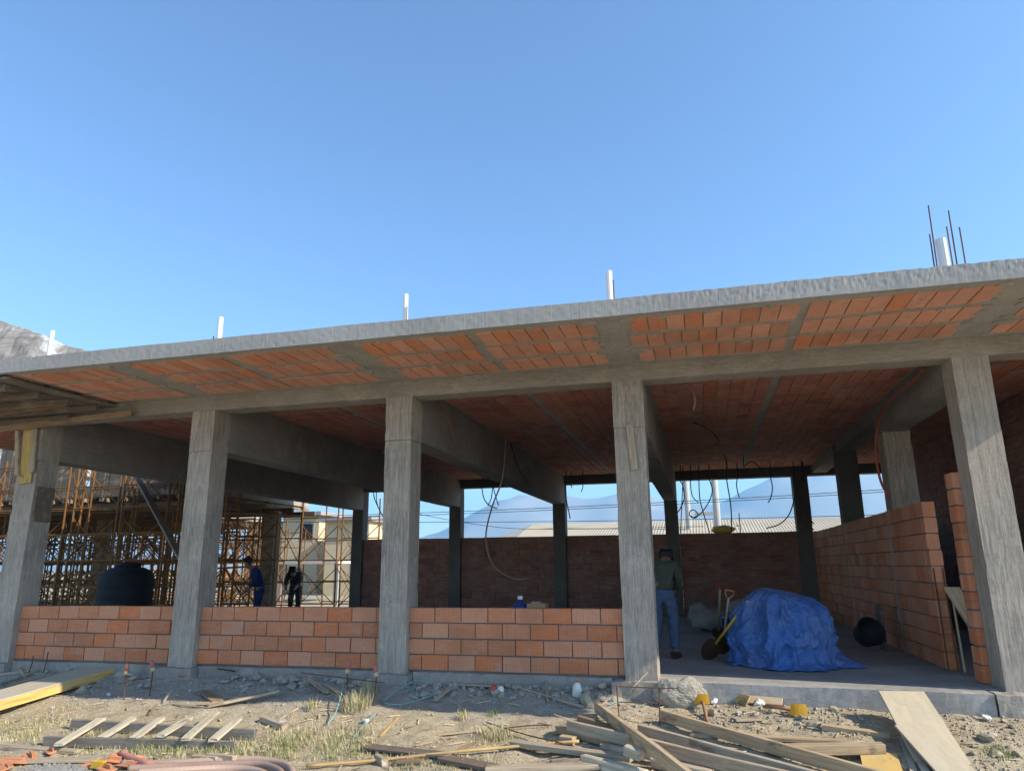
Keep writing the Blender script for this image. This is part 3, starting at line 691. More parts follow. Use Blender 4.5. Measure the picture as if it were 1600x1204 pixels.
def person(loc, rz, label, shirt, trousers, cap=None, pose=None, hem=None, s=1., group=None):
    P = dict(hip=(0, 0, .95), sp=(0, .02, 1.12), ch=(0, .05, 1.32), nk=(0, .10, 1.47), hd=(0, .14, 1.58), tp=(0, .15, 1.68),
             sL=(-.17, .05, 1.40), sR=(.17, .05, 1.40), eL=(-.24, .08, 1.12), eR=(.24, .08, 1.12), wL=(-.22, .26, .95), wR=(.22, .26, .95),
             hL=(-.095, 0, .90), hR=(.095, 0, .90), kL=(-.11, .03, .50), kR=(.11, .03, .50), aL=(-.12, -.03, .09), aR=(.12, -.03, .09), tL=(-.14, .12, .04), tR=(.14, .12, .04))
    P.update(pose or {}); P = {k: V(v) * s for k, v in P.items()}
    root = empty('person', loc, rz, label=label, cat='person', group=group)
    vs, es, rs, ix = [], [], [], {}
    def add(k, p, r, par=None):
        ix[k] = len(vs); vs.append(p); rs.append(r if isinstance(r, tuple) else r * s)
        if par: es.append((ix[par], ix[k]))
    add('hip', P['hip'], .09); add('sp', P['sp'], .085, 'hip'); add('ch', P['ch'], .085, 'sp'); add('nk', P['nk'], .055, 'ch')
    hd = P['hd']; tp = P['tp']; upv = (tp - P['nk']).normalized(); fw_ = V((0, 1, 0)) - upv * upv.y; fw_.normalize()
    add('hd', hd, .085, 'nk'); add('tp', tp, .08, 'hd'); add('nose', hd + fw_ * .105 * s, .014, 'hd')
    for sd in 'LR':
        sg = -1 if sd == 'L' else 1
        add('ear' + sd, hd + V((sg * .088 * s, 0, 0)), .018, 'hd')
        add('s' + sd, P['s' + sd], .05, 'ch'); add('e' + sd, P['e' + sd], .038, 's' + sd); add('w' + sd, P['w' + sd], .03, 'e' + sd)
        d = (P['w' + sd] - P['e' + sd]).normalized(); pm = P['w' + sd] + d * .07 * s; add('p' + sd, pm, .034, 'w' + sd)
        side = d.cross(V((sg, 0, 0))).normalized()
        for q in range(4):
            b0 = pm + side * (q - 1.5) * .021 * s + d * .02 * s; L = (.075, .088, .083, .065)[q] * s
            add('f%s%d' % (sd, q), b0 + d * L * .5, .0095, 'p' + sd); add('g%s%d' % (sd, q), b0 + d * L * .85 + V((-sg * .03 * s, 0, -.01 * s)), .0075, 'f%s%d' % (sd, q))
        add('th' + sd, P['w' + sd] + d * .05 * s + side * -.05 * s, .011, 'w' + sd); add('tj' + sd, P['w' + sd] + d * .085 * s + side * -.06 * s, .009, 'th' + sd)
        add('h' + sd, P['h' + sd], .075, 'hip'); add('k' + sd, P['k' + sd], .06, 'h' + sd); add('a' + sd, P['a' + sd], .042, 'k' + sd); add('t' + sd, P['t' + sd], .035, 'a' + sd)
    skin_mesh('body', vs, es, rs, MSKIN, root)
    # shirt
    v2 = [P['sp'] - V((0, 0, .13)) * s, P['sp'], P['ch'], P['nk'] - V((0, .01, .03)) * s]; e2 = [(0, 1), (1, 2), (2, 3)]; r2 = [.155 * s, .15 * s, .16 * s, .075 * s]
    for sd in 'LR':
        n = len(v2); v2 += [P['s' + sd], P['e' + sd], P['e' + sd].lerp(P['w' + sd], .85)]; e2 += [(2, n), (n, n + 1), (n + 1, n + 2)]; r2 += [.088 * s, .066 * s, .05 * s]
    skin_mesh('shirt', v2, e2, r2, shirt, root, 1)
    if hem:
        v5 = [P['sp'] - V((0, 0, .21)) * s, P['sp'] - V((0, 0, .10)) * s]; skin_mesh('shirt_hem', v5, [(0, 1)], [.152 * s, .15 * s], hem, root, 0)
    v3 = [P['hip'] + V((0, 0, .04)) * s, P['hip'] - V((0, 0, .04)) * s]; e3 = [(0, 1)]; r3 = [.145 * s, .15 * s]
    for sd in 'LR':
        n = len(v3); v3 += [P['h' + sd] - V((0, 0, .06)) * s, P['k' + sd], P['a' + sd] + V((0, 0, .01))]; e3 += [(1, n), (n, n + 1), (n + 1, n + 2)]; r3 += [.115 * s, .085 * s, .07 * s]
    skin_mesh('trousers', v3, e3, r3, trousers, root, 0)
    for sd in 'LR':
        a, t = P['a' + sd], P['t' + sd]; b = a - (t - a) * .3
        skin_mesh('shoe', [V((b.x, b.y, .05 * s)), V((a.x, a.y, .06 * s)), V((t.x, t.y, .045 * s)), t + (t - a) * .35 - V((0, 0, .012))], [(0, 1), (1, 2), (2, 3)], [.045 * s, .05 * s, .045 * s, .03 * s], MSHOE, root, 1)
    c = tp - fw_ * .02 * s + upv * .005
    skin_mesh('hair' if cap is None else 'hard_hat', [c - upv * .07 * s - fw_ * .03 * s, c, c + upv * .02 * s], [(0, 1), (1, 2)], [.092 * s, .094 * s, .08 * s], cap or MHAIR, root, 1)
    return root
person((3.30, 2.0, 0), math.radians(-6), 'worker in olive shirt and blue jeans with his back turned beside a column', MOLV, MJEAN,
       pose=dict(sp=(0, .05, 1.08), ch=(0, .17, 1.24), nk=(0, .32, 1.32), hd=(0, .42, 1.34), tp=(0, .50, 1.39), sL=(-.17, .16, 1.28), sR=(.17, .16, 1.28), eL=(-.23, .2, 1.06), eR=(.22, .18, 1.06), wL=(-.12, .38, .92), wR=(.12, .36, .92), kL=(-.12, .03, .5), kR=(.12, .04, .5), aL=(-.15, -.05, .09), aR=(.13, -.02, .09), tL=(-.17, .1, .04), tR=(.16, .13, .04)), hem=MWCL, s=.94)
person((-6.95, 8.0, -.2), math.radians(120), 'worker in blue overalls standing behind the second low wall', MBLU, MBLU,
       pose=dict(ch=(0, .12, 1.3), nk=(0, .22, 1.42), hd=(0, .3, 1.5), tp=(0, .34, 1.6), sL=(-.17, .1, 1.36), sR=(.17, .1, 1.36)))
person((-8.1, 11.6, -.2), math.radians(200), 'dark clothed worker bending by the scaffold before the cream house', MDARK, MDARK,
       pose=dict(sp=(0, .1, 1.08), ch=(0, .28, 1.2), nk=(0, .42, 1.26), hd=(0, .52, 1.28), tp=(0, .6, 1.33), sL=(-.17, .26, 1.26), sR=(.17, .26, 1.26), eL=(-.2, .42, 1.02), eR=(.2, .42, 1.02), wL=(-.15, .6, .9), wR=(.15, .6, .9)))

# ------------------------------------------------------------------ blue tarpaulin heap
bm = bmesh.new(); NT_, NZ = 260, 90; c0 = V((4.77, 1.68, 0)); rows = []
for j in range(NZ + 1):
    t = j / NZ; row = []
    for i in range(NT_):
        th = 2 * math.pi * i / NT_; cs, sn = math.cos(th), math.sin(th)
        if t < .82:
            ph = t / .82 * math.pi / 2; r = math.sin(ph) ** .62; z = max(0., math.cos(ph)) ** .72
            z = z * .93 + .07
        else:
            k = (t - .82) / .18; r = 1 + .13 * k ** 1.3; z = .07 * max(0., 1 - k) ** 1.5
        q = V((cs * 1.3, sn * 1.3, z * 1.2))
        wa = th * 7 + 2.2 * mn.noise(V((cs, sn, t * 2.5)) * 1.4)
        fold = (1 - abs(math.sin(wa))) ** 2 * .085 * t ** 1.2 + (1 - abs(math.sin(wa * 2.3 + 1.7))) ** 2 * .03 * t
        fold += .12 * mn.noise(q * 1.3 + V((3, 1, 0))) * min(1, t * 2) + .13 * (1 - 2.3 * abs(mn.noise(q * 2.3 + V((1, 4, 2))))) * min(1, t * 2.2)
        fold += .035 * (1 - 2 * abs(mn.noise(V((cs * 3, sn * 3, z * 9))))) + .05 * (1 - 2.4 * abs(mn.noise(q * 5.2 + V((2, 7, 1))))) * min(1, t * 2) + .010 * (1 - 2.4 * abs(mn.noise(q * 11 + V((5, 1, 8))))) + .012 * mn.noise(q * 14)
        R_ = r * (1 + fold) - .05 * r
        # crease on the front left, bag at lower left, tail at lower right
        def lobe(a, wd): d = (th - a + math.pi) % (2 * math.pi) - math.pi; return math.exp(-(d / wd) ** 2)
        R_ -= .22 * lobe(math.radians(232), .16) * math.exp(-((z - .62) / .25) ** 2)
        R_ += .16 * lobe(math.radians(205), .35) * math.exp(-((z - .30) / .17) ** 2)
        R_ += .10 * lobe(math.radians(255), .25) * math.exp(-((z - .18) / .14) ** 2)
        R_ += .36 * lobe(math.radians(-17), .17) * sm(.16, .0, z) 
        R_ += .10 * sm(.22, .05, z) * (.5 + .5 * mn.noise(V((cs * 3, sn * 3, 9))))
        zz = .86 * z * (1 + .05 * mn.noise(V((cs * r * 1.5, sn * r * 1.5, 4)))) + .06 * math.exp(-((cs * r + .35) / .3) ** 2) * z + .02 * abs(mn.noise(V((cs * 6, sn * 6, 2)))) * sm(.2, .0, z) + .008
        row.append(bm.verts.new(c0 + V((cs * R_ * .57, sn * R_ * .52, zz))))
    rows.append(row)
for A, B in zip(rows, rows[1:]):
    for i in range(NT_): bm.faces.new((A[i], A[(i + 1) % NT_], B[(i + 1) % NT_], B[i]))
tag(finish('tarpaulin_heap', bm, MTARP, smooth=True), 'crumpled blue tarpaulin draped over a tall heap on the floor', 'tarpaulin')

# ------------------------------------------------------------------ tools inside
def shovel(p_top, p_bot, label, dgrip=True, mat_h=MREED, mat_g=MSHARD, blade=True):
    p_top, p_bot = V(p_top), V(p_bot); t = empty('shovel', p_bot, label=label, cat='shovel', group='shovels by the blue heap')
    d = (p_top - p_bot); L = d.length; d.normalize(); a = d.cross(V((0, 1, .1))).normalized(); b = a.cross(d)
    def pt(x, y, z): return a * x + b * y + d * z
    bm = bmesh.new(); tube(bm, [pt(0, 0, .28), pt(0, 0, L * .6), pt(0, 0, L - (.1 if dgrip else 0))], .017, 8); o = finish('handle', bm, mat_h, smooth=True); o.parent = t
    if dgrip:
        bm = bmesh.new(); tube(bm, [pt(0, 0, L - .13), pt(-.05, 0, L - .06), pt(-.055, 0, L), pt(.055, 0, L), pt(.05, 0, L - .06), pt(0, 0, L - .13)], .013, 8); o = finish('grip', bm, mat_g, smooth=True); o.parent = t
    bm = bmesh.new(); g = []
    for j in range(7):
        z = j / 6 * .30; w = (.04, .085, .105, .11, .11, .10, .05)[j]
        g.append([bm.verts.new(pt(w * k / 2, .03 * (k / 2) ** 2 + .01, z)) for k in (-2, -1, 0, 1, 2)])
    for A, B in zip(g, g[1:]):
        for k in range(4): bm.faces.new((A[k], A[k + 1], B[k + 1], B[k]))
    bmesh.ops.solidify(bm, geom=bm.faces[:], thickness=.004); o = finish('blade', bm, MRU); o.parent = t
shovel(at_y(1169, 938, 1.45), at_z(1100, 1029, .02), 'shovel with long yellow handle leaning on the blue heap', False, MYEL)
shovel(at_y(1140, 922, 2.0), at_z(1128, 1022, .02), 'shovel with pale D grip standing behind the yellow handled one')
shovel(at_y(1125, 913, 3.1), at_z(1123, 1000, .02), 'shovel with dark red D grip farthest from the camera', True, MREED, MRED)
bk = empty('rubber_bucket', (5.95, 3.3, 0), label='round black rubber bucket on its side by the right brick wall', cat='bucket')
bm = bmesh.new(); lathe(bm, [(.20, 0), (.24, .05), (.28, .34), (.30, .36), (.29, .375), (.265, .35), (.22, .06), (.05, .05)], 24)
o = finish('bucket_shell', bm, MBLK, bk, True); o.rotation_euler = (math.radians(68), 0, math.radians(20)); o.location = (.08, .1, .19); o.scale = (.68, .68, .68)
bm = bmesh.new(); box(bm, (.22, .02, 0), (.27, .28, .62)); o = finish('board', bm, MWOOD); o.color = WOODC['dark']; o.location = (6.05, 3.3, 0); tag(o, 'dark upright board behind the black bucket by the brick wall', 'board')
def sack(p, s, rz, label, mat=None, name='rubble_sack', cat='sack'):
    bm = bmesh.new(); bmesh.ops.create_icosphere(bm, subdivisions=4, radius=1)
    sd = rnd(0, 50)
    for v in bm.verts:
        q = v.co.copy(); n = 1 + .22 * mn.noise(q * 1.7 + V((sd, 0, 0))) + .08 * mn.noise(q * 5 + V((sd, 0, 0)))
        v.co = V((q.x * s[0] * n, q.y * s[1] * n, max(-.75, q.z) * s[2] * n)); 
    mz = min(v.co.z for v in bm.verts)
    for v in bm.verts: v.co.z -= mz
    o = finish(name, bm, mat or MSACK, smooth=True, loc=p); o.rotation_euler.z = rz; return tag(o, label, cat)
sack((4.0, 6.2, 0), (.42, .3, .22), .4, 'grey dusty sack lying on the floor behind the shovels')
sack((4.55, 7.0, 0), (.35, .3, .30), 1.2, 'upright pale sack of rubble near the back brick wall')
sack((3.75, 7.6, 0), (.30, .25, .25), 2.2, 'small sack beside the pale one near the back wall')
bm = bmesh.new(); lathe(bm, [(.12, 0), (.135, .02), (.15, .3), (.16, .31), (.14, .30), (.12, .04), (.02, .03)], 20); tag(finish('blue_bucket', bm, MBLUEP, smooth=True, loc=(4.25, 5.2, 0)), 'dark blue bucket on the floor behind the shovels', 'bucket')
plank('leaning_board', at_y(1487, 918, 1.3), (6.93, .75, .02), .2, .03, 'tan', label='tan board leaning in the doorway behind the right column', cat='board')
bm = bmesh.new(); p0 = V((6.68, 1.33, 0)); tube(bm, [(0, 0, 0), (-.01, .01, .85)], .012, 6); tag(finish('upright_lath', bm, MREED, loc=p0), 'thin pale lath standing against the end of the right brick wall', 'lath')
for (dx, lb) in ((0., 'thin vertical bar on the end of the right brick wall, left one'), (.1, 'thin vertical bar on the end of the right brick wall, right one')):
    bm = bmesh.new(); tube(bm, [(0, 0, 0), (0, .01, 1.15)], .008, 6); tag(finish('wall_rebar', bm, MRU, loc=(XW + .02 + dx, 1.375, 0)), lb, 'rebar')
# jug and box behind the third low wall
p = at_y(813, 949, .6); YJ = .75
jg = empty('water_jug', (at_y(813, 945, YJ).x, YJ, 0), label='blue water jug with white cap behind the low wall', cat='jug')
tb = empty('trestle_table', (1.75, .78, 0), label='rough board trestle just behind the low wall under the jug', cat='table')
plank('table_top', (1.0, .78, .55), (2.4, .78, .55), .35, .03, 'grey', parent=tb)
for xx in (1.15, 2.25):
    for yy in (.65, .9):
        o = plank('leg', (xx, yy, 0), (xx, yy, .535), .05, .05, 'grey', parent=tb)
jg.location.z = .565
bm = bmesh.new(); lathe(bm, [(.10, 0), (.115, .02), (.115, .12), (.10, .17), (.045, .215), (.03, .23), (.03, .25)], 20); finish('jug_body', bm, MBLUEP, jg, True)
bm = bmesh.new(); lathe(bm, [(.032, .245), (.034, .25), (.034, .285), (.02, .29)], 14); finish('jug_cap', bm, MWH, jg, True)
bx = empty('cardboard_box', (at_y(840, 945, YJ).x, YJ, .565), label='brown cardboard box beside the blue jug behind the low wall', cat='box')
bm = bmesh.new(); box(bm, (-.12, -.09, 0), (.12, .09, .20)); finish('carton', bm, MCARD, bx, bevel=.004)
bm = bmesh.new(); box(bm, (-.06, -.1, .195), (.05, .0, .222)); finish('flap', bm, MCARD, bx, bevel=.003)
# yellow bundle on the back wall
sack(at_y(1130, 832, YD + .12) - V((0, 0, .04)), (.29, .18, .11), .2, 'bright yellow plastic bundle lying on top of the back brick wall', MYB, 'yellow_bundle', 'bundle').location.z = 1.985

# ------------------------------------------------------------------ foreground timber
PG = 'loose timbers in the pile before the doorway'
def pl(name, u0, v0, h0, u1, v1, h1, w, t, col, label, cat='timber', group=None, mat=None, roll=0.):
    return plank(name, G(u0, v0, h0), G(u1, v1, h1), w, t, col, roll, mat, None, label=label, cat=cat, group=group)
pl('timber', 888, 1137, .10, 1290, 1230, .12, .05, .10, 'grey', 'long weathered grey timber at the bottom of the pile, crossed by the diagonal one', group=PG)
pl('timber', 1000, 1143, .10, 1330, 1230, .10, .05, .095, 'grey', 'long timber with dark stains along its side in the pile', group=PG)
pl('timber', 1034, 1125, .06, 1400, 1222, .10, .05, .10, 'tan', 'long tan timber highest up on the right of the pile', group=PG)
pl('timber', 931, 1103, .07, 1095, 1228, .24, .05, .10, 'tan', 'diagonal timber lying across the top of the pile', group=PG)
pl('timber', 905, 1124, .05, 1010, 1156, .05, .06, .08, 'brown', 'dark brown timber stub at the upper left of the pile', group=PG)
pl('timber', 873, 1142, .05, 1010, 1176, .05, .08, .07, 'brown', 'brown timber under the grey one at the left of the pile', group=PG)
pl('timber', 800, 1160, .04, 985, 1184, .06, .10, .045, 'grey', 'flat bowed plank at the left of the pile with a dark front', group=PG)
pl('timber', 912, 1186, .05, 1010, 1212, .05, .07, .08, 'pale', 'pale short timber in front of the pile near the bottom edge', group=PG)
pl('timber', 940, 1166, .05, 1030, 1182, .05, .06, .06, 'grey', 'short grey timber inside the pile under the diagonal one', group=PG)
pl('timber', 1080, 1148, .02, 1330, 1160, .02, .12, .03, 'tan', 'flat board on the ground behind the long tan timber', group=PG)
pl('timber', 1212, 1171, .05, 1382, 1181, .05, .10, .08, 'tan', 'straight tan timber ending left of the plywood ramp', group=PG)
pl('timber', 1285, 1142, .02, 1390, 1150, .02, .10, .05, 'tan', 'short low timber lying on the soil left of the ramp', group=PG)
pl('timber', 760, 1200, .03, 935, 1199, .03, .12, .04, 'grey', 'flat pale grey board along the bottom edge left of the pile', group=PG)
pl('timber', 1020, 1190, .05, 1110, 1212, .05, .08, .07, 'grey', 'grey timber end low in the pile right of the diagonal one', group=PG)
pl('timber', 1120, 1190, .03, 1230, 1216, .04, .1, .05, 'pale', 'pale timber at the bottom edge under the stained one', group=PG)
pl('wood_block', 978, 1172, .17, 1001, 1180, .17, .08, .075, 'pale', 'small pale wood block resting on the pile', 'block')
pl('wood_block', 876, 1154, .03, 898, 1157, .03, .08, .07, 'tan', 'small tan wood block at the left edge of the pile', 'block')
pl('plywood_offcut', 1372, 1177, .02, 1385, 1225, .02, .28, .015, 'new', 'small honey coloured plywood offcut beside the ramp', 'plywood', mat=MPLY)
# ramp
def sheet(name, tl, tr, ztop, bl, br, zb, t, col, label):
    a = (at_z(*tl, ztop) + at_z(*tr, ztop)) / 2; wv = (at_z(*tl, ztop) - at_z(*tr, ztop)).length
    b = (G(*bl, zb) + G(*br, zb)) / 2
    return plank(name, a, b, wv, t, col, mat=MPLY, label=label, cat='plywood', group='plywood sheets of the ramp', warp=.003)
sheet('ramp_sheet', (1374, 1080), (1443, 1081), .03, (1437, 1195), (1512, 1195), .03, .018, 'ply', 'upper plywood sheet of the ramp resting on the floor edge')
sheet('ramp_sheet', (1396, 1131), (1457, 1136), -.13, (1480, 1232), (1552, 1228), .05, .018, 'ply', 'lower plywood sheet of the ramp overlapping the upper one')
pl('ramp_board', 1411, 1150, .03, 1432, 1225, .03, .05, .02, 'pale', 'narrow pale board under the left side of the ramp, left one', 'board')
pl('ramp_board', 1418, 1152, .05, 1458, 1225, .05, .06, .02, 'pale', 'narrow pale board under the left side of the ramp, right one', 'board')
# step timbers against the floor edge
pl('step_timber', 1306, 1086, .10, 1376, 1088, .10, .1, .06, 'brown', 'brown timber wedged against the floor edge left of the ramp', 'timber')
pl('step_timber', 1320, 1098, .03, 1385, 1098, .03, .12, .05, 'grey', 'dark timber on the soil under the brown one by the ramp', 'timber')
pl('step_timber', 1436, 1086, .09, 1468, 1090, .09, .1, .05, 'brown', 'short brown timber against the floor edge right of the ramp', 'timber')
pl('step_timber', 1446, 1098, .03, 1472, 1099, .03, .12, .07, 'pale', 'small pale block under the short timber right of the ramp', 'block')
pl('scrap_board', 1150, 1090, .05, 1169, 1095, .05, .11, .02, 'new', 'light new board scrap tilted against the floor edge', 'board', roll=.9)
pl('scrap_board', 1168, 1092, .04, 1222, 1096, .04, .1, .02, 'tan', 'tan board scrap lying along the floor edge', 'board', roll=.6)
pl('scrap_board', 1240, 1098, .015, 1288, 1099, .015, .05, .02, 'tan', 'thin tan slat beside the floor edge in the middle of the doorway', 'board')
pl('scrap_board', 1100, 1093, .02, 1138, 1090, .02, .08, .06, 'grey', 'grey timber scrap left of the light new board', 'board')
pl('scrap_board', 1148, 1124, .015, 1190, 1124, .015, .12, .02, 'grey', 'grey triangular looking board scrap on bare soil', 'board')
pl('scrap_board', 1500, 1096, .03, 1545, 1116, .02, .05, .035, 'tan', 'tan slat lying beside the right column base', 'board')
# yellow headed tools
def mattock(u0, v0, h0, u1, v1, h1, label, s=1.):
    a, b = G(u0, v0, h0), G(u1, v1, h1); t = empty('yellow_trowel', a, label=label, cat='tool', group='yellow headed tools on the soil')
    d = (b - a); L = d.length; bm = bmesh.new(); tube(bm, [V((0, 0, 0)), d * .5 + V((0, 0, .01)), d], .014, 8, 1.15); finish('handle', bm, m_plain('tool_wood', (.33, .17, .08), .6), t, True)
    bm = bmesh.new(); n = 6; g = []
    for j in range(n + 1):
        z = -.02 - .13 * (1 - j / n) + .13; w = .085 * s + .012 * s * (1 - j / n); g.append([bm.verts.new((w * k / 2, -.012 - .035 * (1 - (j / n)) + .012 * (k / 2) ** 2, (.115 * j / n - .03) * s)) for k in (-2, -1, 0, 1, 2)])
    for A, B in zip(g, g[1:]):
        for k in range(4): bm.faces.new((A[k], A[k + 1], B[k + 1], B[k]))
    bmesh.ops.solidify(bm, geom=bm.faces[:], thickness=.008); finish('blade', bm, MYEL, t)
mattock(1248, 1112, .04, 1193, 1103, .04, 'yellow headed hoe with its handle pointing left on the soil', .85)
mattock(1097, 1094, .07, 1105, 1128, .02, 'yellow headed hoe beside the concrete lump with its handle down', .8)
# left formwork board
lb_ = empty('form_panel', G(90, 1085, .1), label='plywood formwork panel with yellow edge lying at the left edge', cat='formwork')
a, b = G(168, 1058, .075), G(-70, 1106, .20)
o = plank('panel_face', a, b, .46, .018, (.50, .44, .33, 1), mat=MPLY, parent=lb_, warp=.002)
dirv = (b - a).normalized(); sd = V((0, 0, 1)).cross(dirv).normalized()
if sd.y > 0: sd = -sd
plank('edge_timber', a + sd * .215 + V((0, 0, -.058)), b + sd * .215 + V((0, 0, -.058)), .035, .095, (.70, .45, .13, 1), parent=lb_, warp=.002)
plank('edge_timber', a - sd * .215 + V((0, 0, -.058)), b - sd * .215 + V((0, 0, -.058)), .035, .095, (.70, .45, .13, 1), parent=lb_, warp=.002)
for i, (q, lb) in enumerate((((-5, 1072, .05, 101, 1031, .10), 'thin grey stick leaning highest behind the yellow edged panel'), ((-5, 1078, .03, 118, 1040, .05), 'thin grey stick lying right behind the yellow edged panel'), ((-5, 1062, .02, 60, 1050, .03), 'thin grey stick at the left edge near the column'), ((24, 1034, .10, 37, 1062, .02), 'short stick propped up between the grey sticks'))):
    pl('grey_stick', *q, .03, .03, 'grey', lb, 'stick', 'grey sticks behind the left panel')
# slatted frame
fr = empty('slatted_frame', G(240, 1140, 0), label='wooden frame of two rails and six slats lying in the grass', cat='frame')
plank('rail', G(113, 1134, .05), G(398, 1147, .05), .045, .10, (.25, .22, .18, 1), parent=fr)  # both rails coloured darker to carry the shade on their front faces
plank('rail', G(70, 1157, .04), G(366, 1166, .04), .045, .09, (.25, .22, .18, 1), parent=fr)
for (u0, v0, u1, v1) in ((158, 1122, 92, 1163), (207, 1122, 158, 1152), (251, 1122, 208, 1153), (295, 1122, 249, 1153), (336, 1116, 290, 1155), (371, 1123, 333, 1156)):
    plank('slat', G(u0, v0, .115), G(u1, v1, .10), .085, .025, 'pale', parent=fr)
# scattered laths, boards
SG2 = 'loose boards and laths on the ground'
sc_ = [('board', 325, 1108, .02, 436, 1079, .06, .09, .025, 'grey', 'grey board lying on the mound in front of the second low wall'),
 ('board', 310, 1098, .03, 345, 1098, .03, .10, .02, 'tan', 'tan board scrap beside the grey board on the mound'),
 ('board', 318, 1078, .03, 340, 1096, .03, .13, .015, 'brown', 'brown square scrap lying in the shade of the second low wall'),
 ('lath', 553, 1153, .01, 584, 1116, .02, .03, .012, (.30, .36, .33, 1), 'greenish lath lying on the sunlit sand'),
 ('lath', 594, 1150, .01, 622, 1120, .01, .02, .012, 'new', 'thin yellow lath on the sand right of the greenish one'),
 ('lath', 684, 1147, .01, 768, 1139, .02, .025, .015, 'tan', 'tan lath on the sand before the third low wall'),
 ('lath', 650, 1164, .01, 675, 1159, .01, .02, .012, 'tan', 'short lath stub on the sand above the long pole'),
 ('lath', 676, 1166, .01, 726, 1158, .01, .02, .012, 'tan', 'short slanted lath right of the stub above the long pole'),
 ('lath', 713, 1173, .01, 768, 1147, .02, .016, .012, 'brown', 'thin brown stick slanting between pole and weeds'),
 ('board', 572, 1166, .02, 700, 1180, .02, .16, .02, 'dark', 'dark wide board half sunk in grass under the long pole'),
 ('board', 690, 1184, .02, 800, 1204, .02, .16, .03, 'dark', 'dark wide board at the bottom edge in the middle'),
 ('board', 620, 1190, .02, 660, 1188, .02, .10, .02, 'brown', 'reddish board scrap below the long pole'),
 ('block', 590, 1183, .03, 602, 1190, .03, .06, .06, 'grey', 'small grey block at the edge of the grass left of the pole'),
 ('board', 680, 1095, .03, 716, 1078, .06, .05, .02, 'grey', 'grey slat propped on rubble by the third low wall'),
 ('board', 700, 1084, .03, 785, 1078, .03, .06, .02, 'grey', 'grey slat along the plinth of the third low wall'),
 ('lath', 800, 1079, .03, 912, 1104, .02, .025, .02, 'grey', 'long grey lath slanting over gravel by the third low wall'),
 ('lath', 851, 1075, .10, 855, 1098, .01, .022, .02, 'grey', 'short grey peg standing in gravel by the third low wall'),
 ('board', 480, 1066, .06, 510, 1080, .03, .06, .02, 'grey', 'grey board scrap on rubble left of the middle column'),
 ('board', 506, 1068, .07, 535, 1086, .03, .05, .02, 'grey', 'second grey scrap crossing the first left of the middle column'),
 ('board', -10, 1165, .02, 122, 1174, .02, .10, .03, 'grey', 'long flat grey board at the left edge of the brick rubble'),
 ('board', 40, 1188, .02, 152, 1186, .02, .12, .02, 'grey', 'flat grey slab of board among the orange shards'),
 ('block', 302, 1184, .04, 340, 1186, .04, .05, .06, 'tan', 'tan block end sticking out above the hose coil'),
 ('block', 326, 1181, .05, 366, 1186, .05, .05, .06, 'grey', 'grey block end above the hose coil, right of the tan one'),
 ('board', 410, 1125, .02, 445, 1135, .02, .07, .05, 'grey', 'dark grey wood offcut right of the slatted frame'),
 ('lath', 255, 1097, .02, 266, 1084, .08, .018, .012, 'tan', 'little tan stake poking up before the second column'),
 ('lath', 270, 1099, .01, 325, 1107, .01, .02, .012, 'tan', 'thin lath on the sand left of the grey mound board'),
 ('lath', 232, 1118, .01, 244, 1101, .05, .02, .012, 'brown', 'short brown stick on the sand above the slatted frame'),
 ('lath', 413, 1136, .01, 465, 1107, .05, .012, .012, 'tan', 'thin twig slanting over the sand right of the slatted frame'),
 ('lath', 860, 1190, .01, 905, 1187, .01, .03, .025, 'brown', 'brown stick on the soil left of the pale short timber'),
 ('board', 80, 1117, .0, 130, 1108, .0, .05, .02, 'brown', 'brown slat under the yellow edged panel')]
for q in sc_: pl('scrap_' + q[0], *q[1:9], q[9], q[10], 'scrap wood', SG2)
hose('bamboo_pole', [G(478, 1196, .03), G(600, 1186, .03), G(720, 1173, .035), G(800, 1166, .035), G(905, 1160, .05)], .014, MBAMB, 'long thin bamboo pole lying across the sand', 'pole', n=8)
hose('thin_rod', [G(760, 1132, .02), G(820, 1148, .03), G(880, 1163, .06)], .006, MRU, 'thin rusty rod slanting over the left of the timber pile', 'rod')
hose('thin_rod', [G(790, 1137, .02), G(830, 1135, .03), G(862, 1133, .03)], .006, MRU, 'thin rusty rod lying level above the timber pile', 'rod')
# rebar frames with bottle tops
MDRED = m_plain('faded_red_plastic', (.42, .16, .12), .55, 9, .4)
def stakes(uv0, uv1, h, label, bars, bottles):
    a, b = G(*uv0), G(*uv1); t = empty('batter_frame', a, label=label, cat='rebar frame', group='rebar stake frames along the building')
    for p, tilt in ((a, -.02), (b, .02)):
        bm = bmesh.new(); tube(bm, [V((0, 0, -.12)), V((tilt, 0, h))], .007, 6); o = finish('stake', bm, MRU, t, loc=p - a)
        if bottles:
            bm = bmesh.new(); lathe(bm, [(.022, 0), (.026, .01), (.026, .055), (.02, .065), (.028, .07), (.03, .12), (.02, .15), (.008, .155)], 12)
            q = finish('plastic_bottle', bm, MDRED, t, True, loc=p - a + V((tilt, 0, h - .02))); q.rotation_euler = (.25, .3 if p is a else -.12, 0); q.scale = (.85, .85, .85)
            bm = bmesh.new(); lathe(bm, [(.0275, -.0), (.029, .012), (.029, .04), (.0275, .05)], 12); finish('paper_label', bm, MREED, q, True)
    for z, e0, e1 in bars:
        d = (b - a); bm = bmesh.new(); tube(bm, [d * e0 + V((0, -.012, z)), d * e1 + V((0, -.012, z + .005))], .006, 6); finish('crossbar', bm, MRU, t)
stakes((194, 1092), (233, 1086), .30, 'rebar frame with red bottles before the leftmost low wall', [(.20, -.1, 1.1)], True)
stakes((543, 1096), (584, 1102), .32, 'rebar frame with red bottles left of the middle column', [(.24, -1.9, 1.4)], True)
stakes((969, 1128), (1030, 1131), .34, 'bare rusty rebar frame beside the concrete lump', [(.33, -.02, 1.55), (.19, 0, 1.)], False)
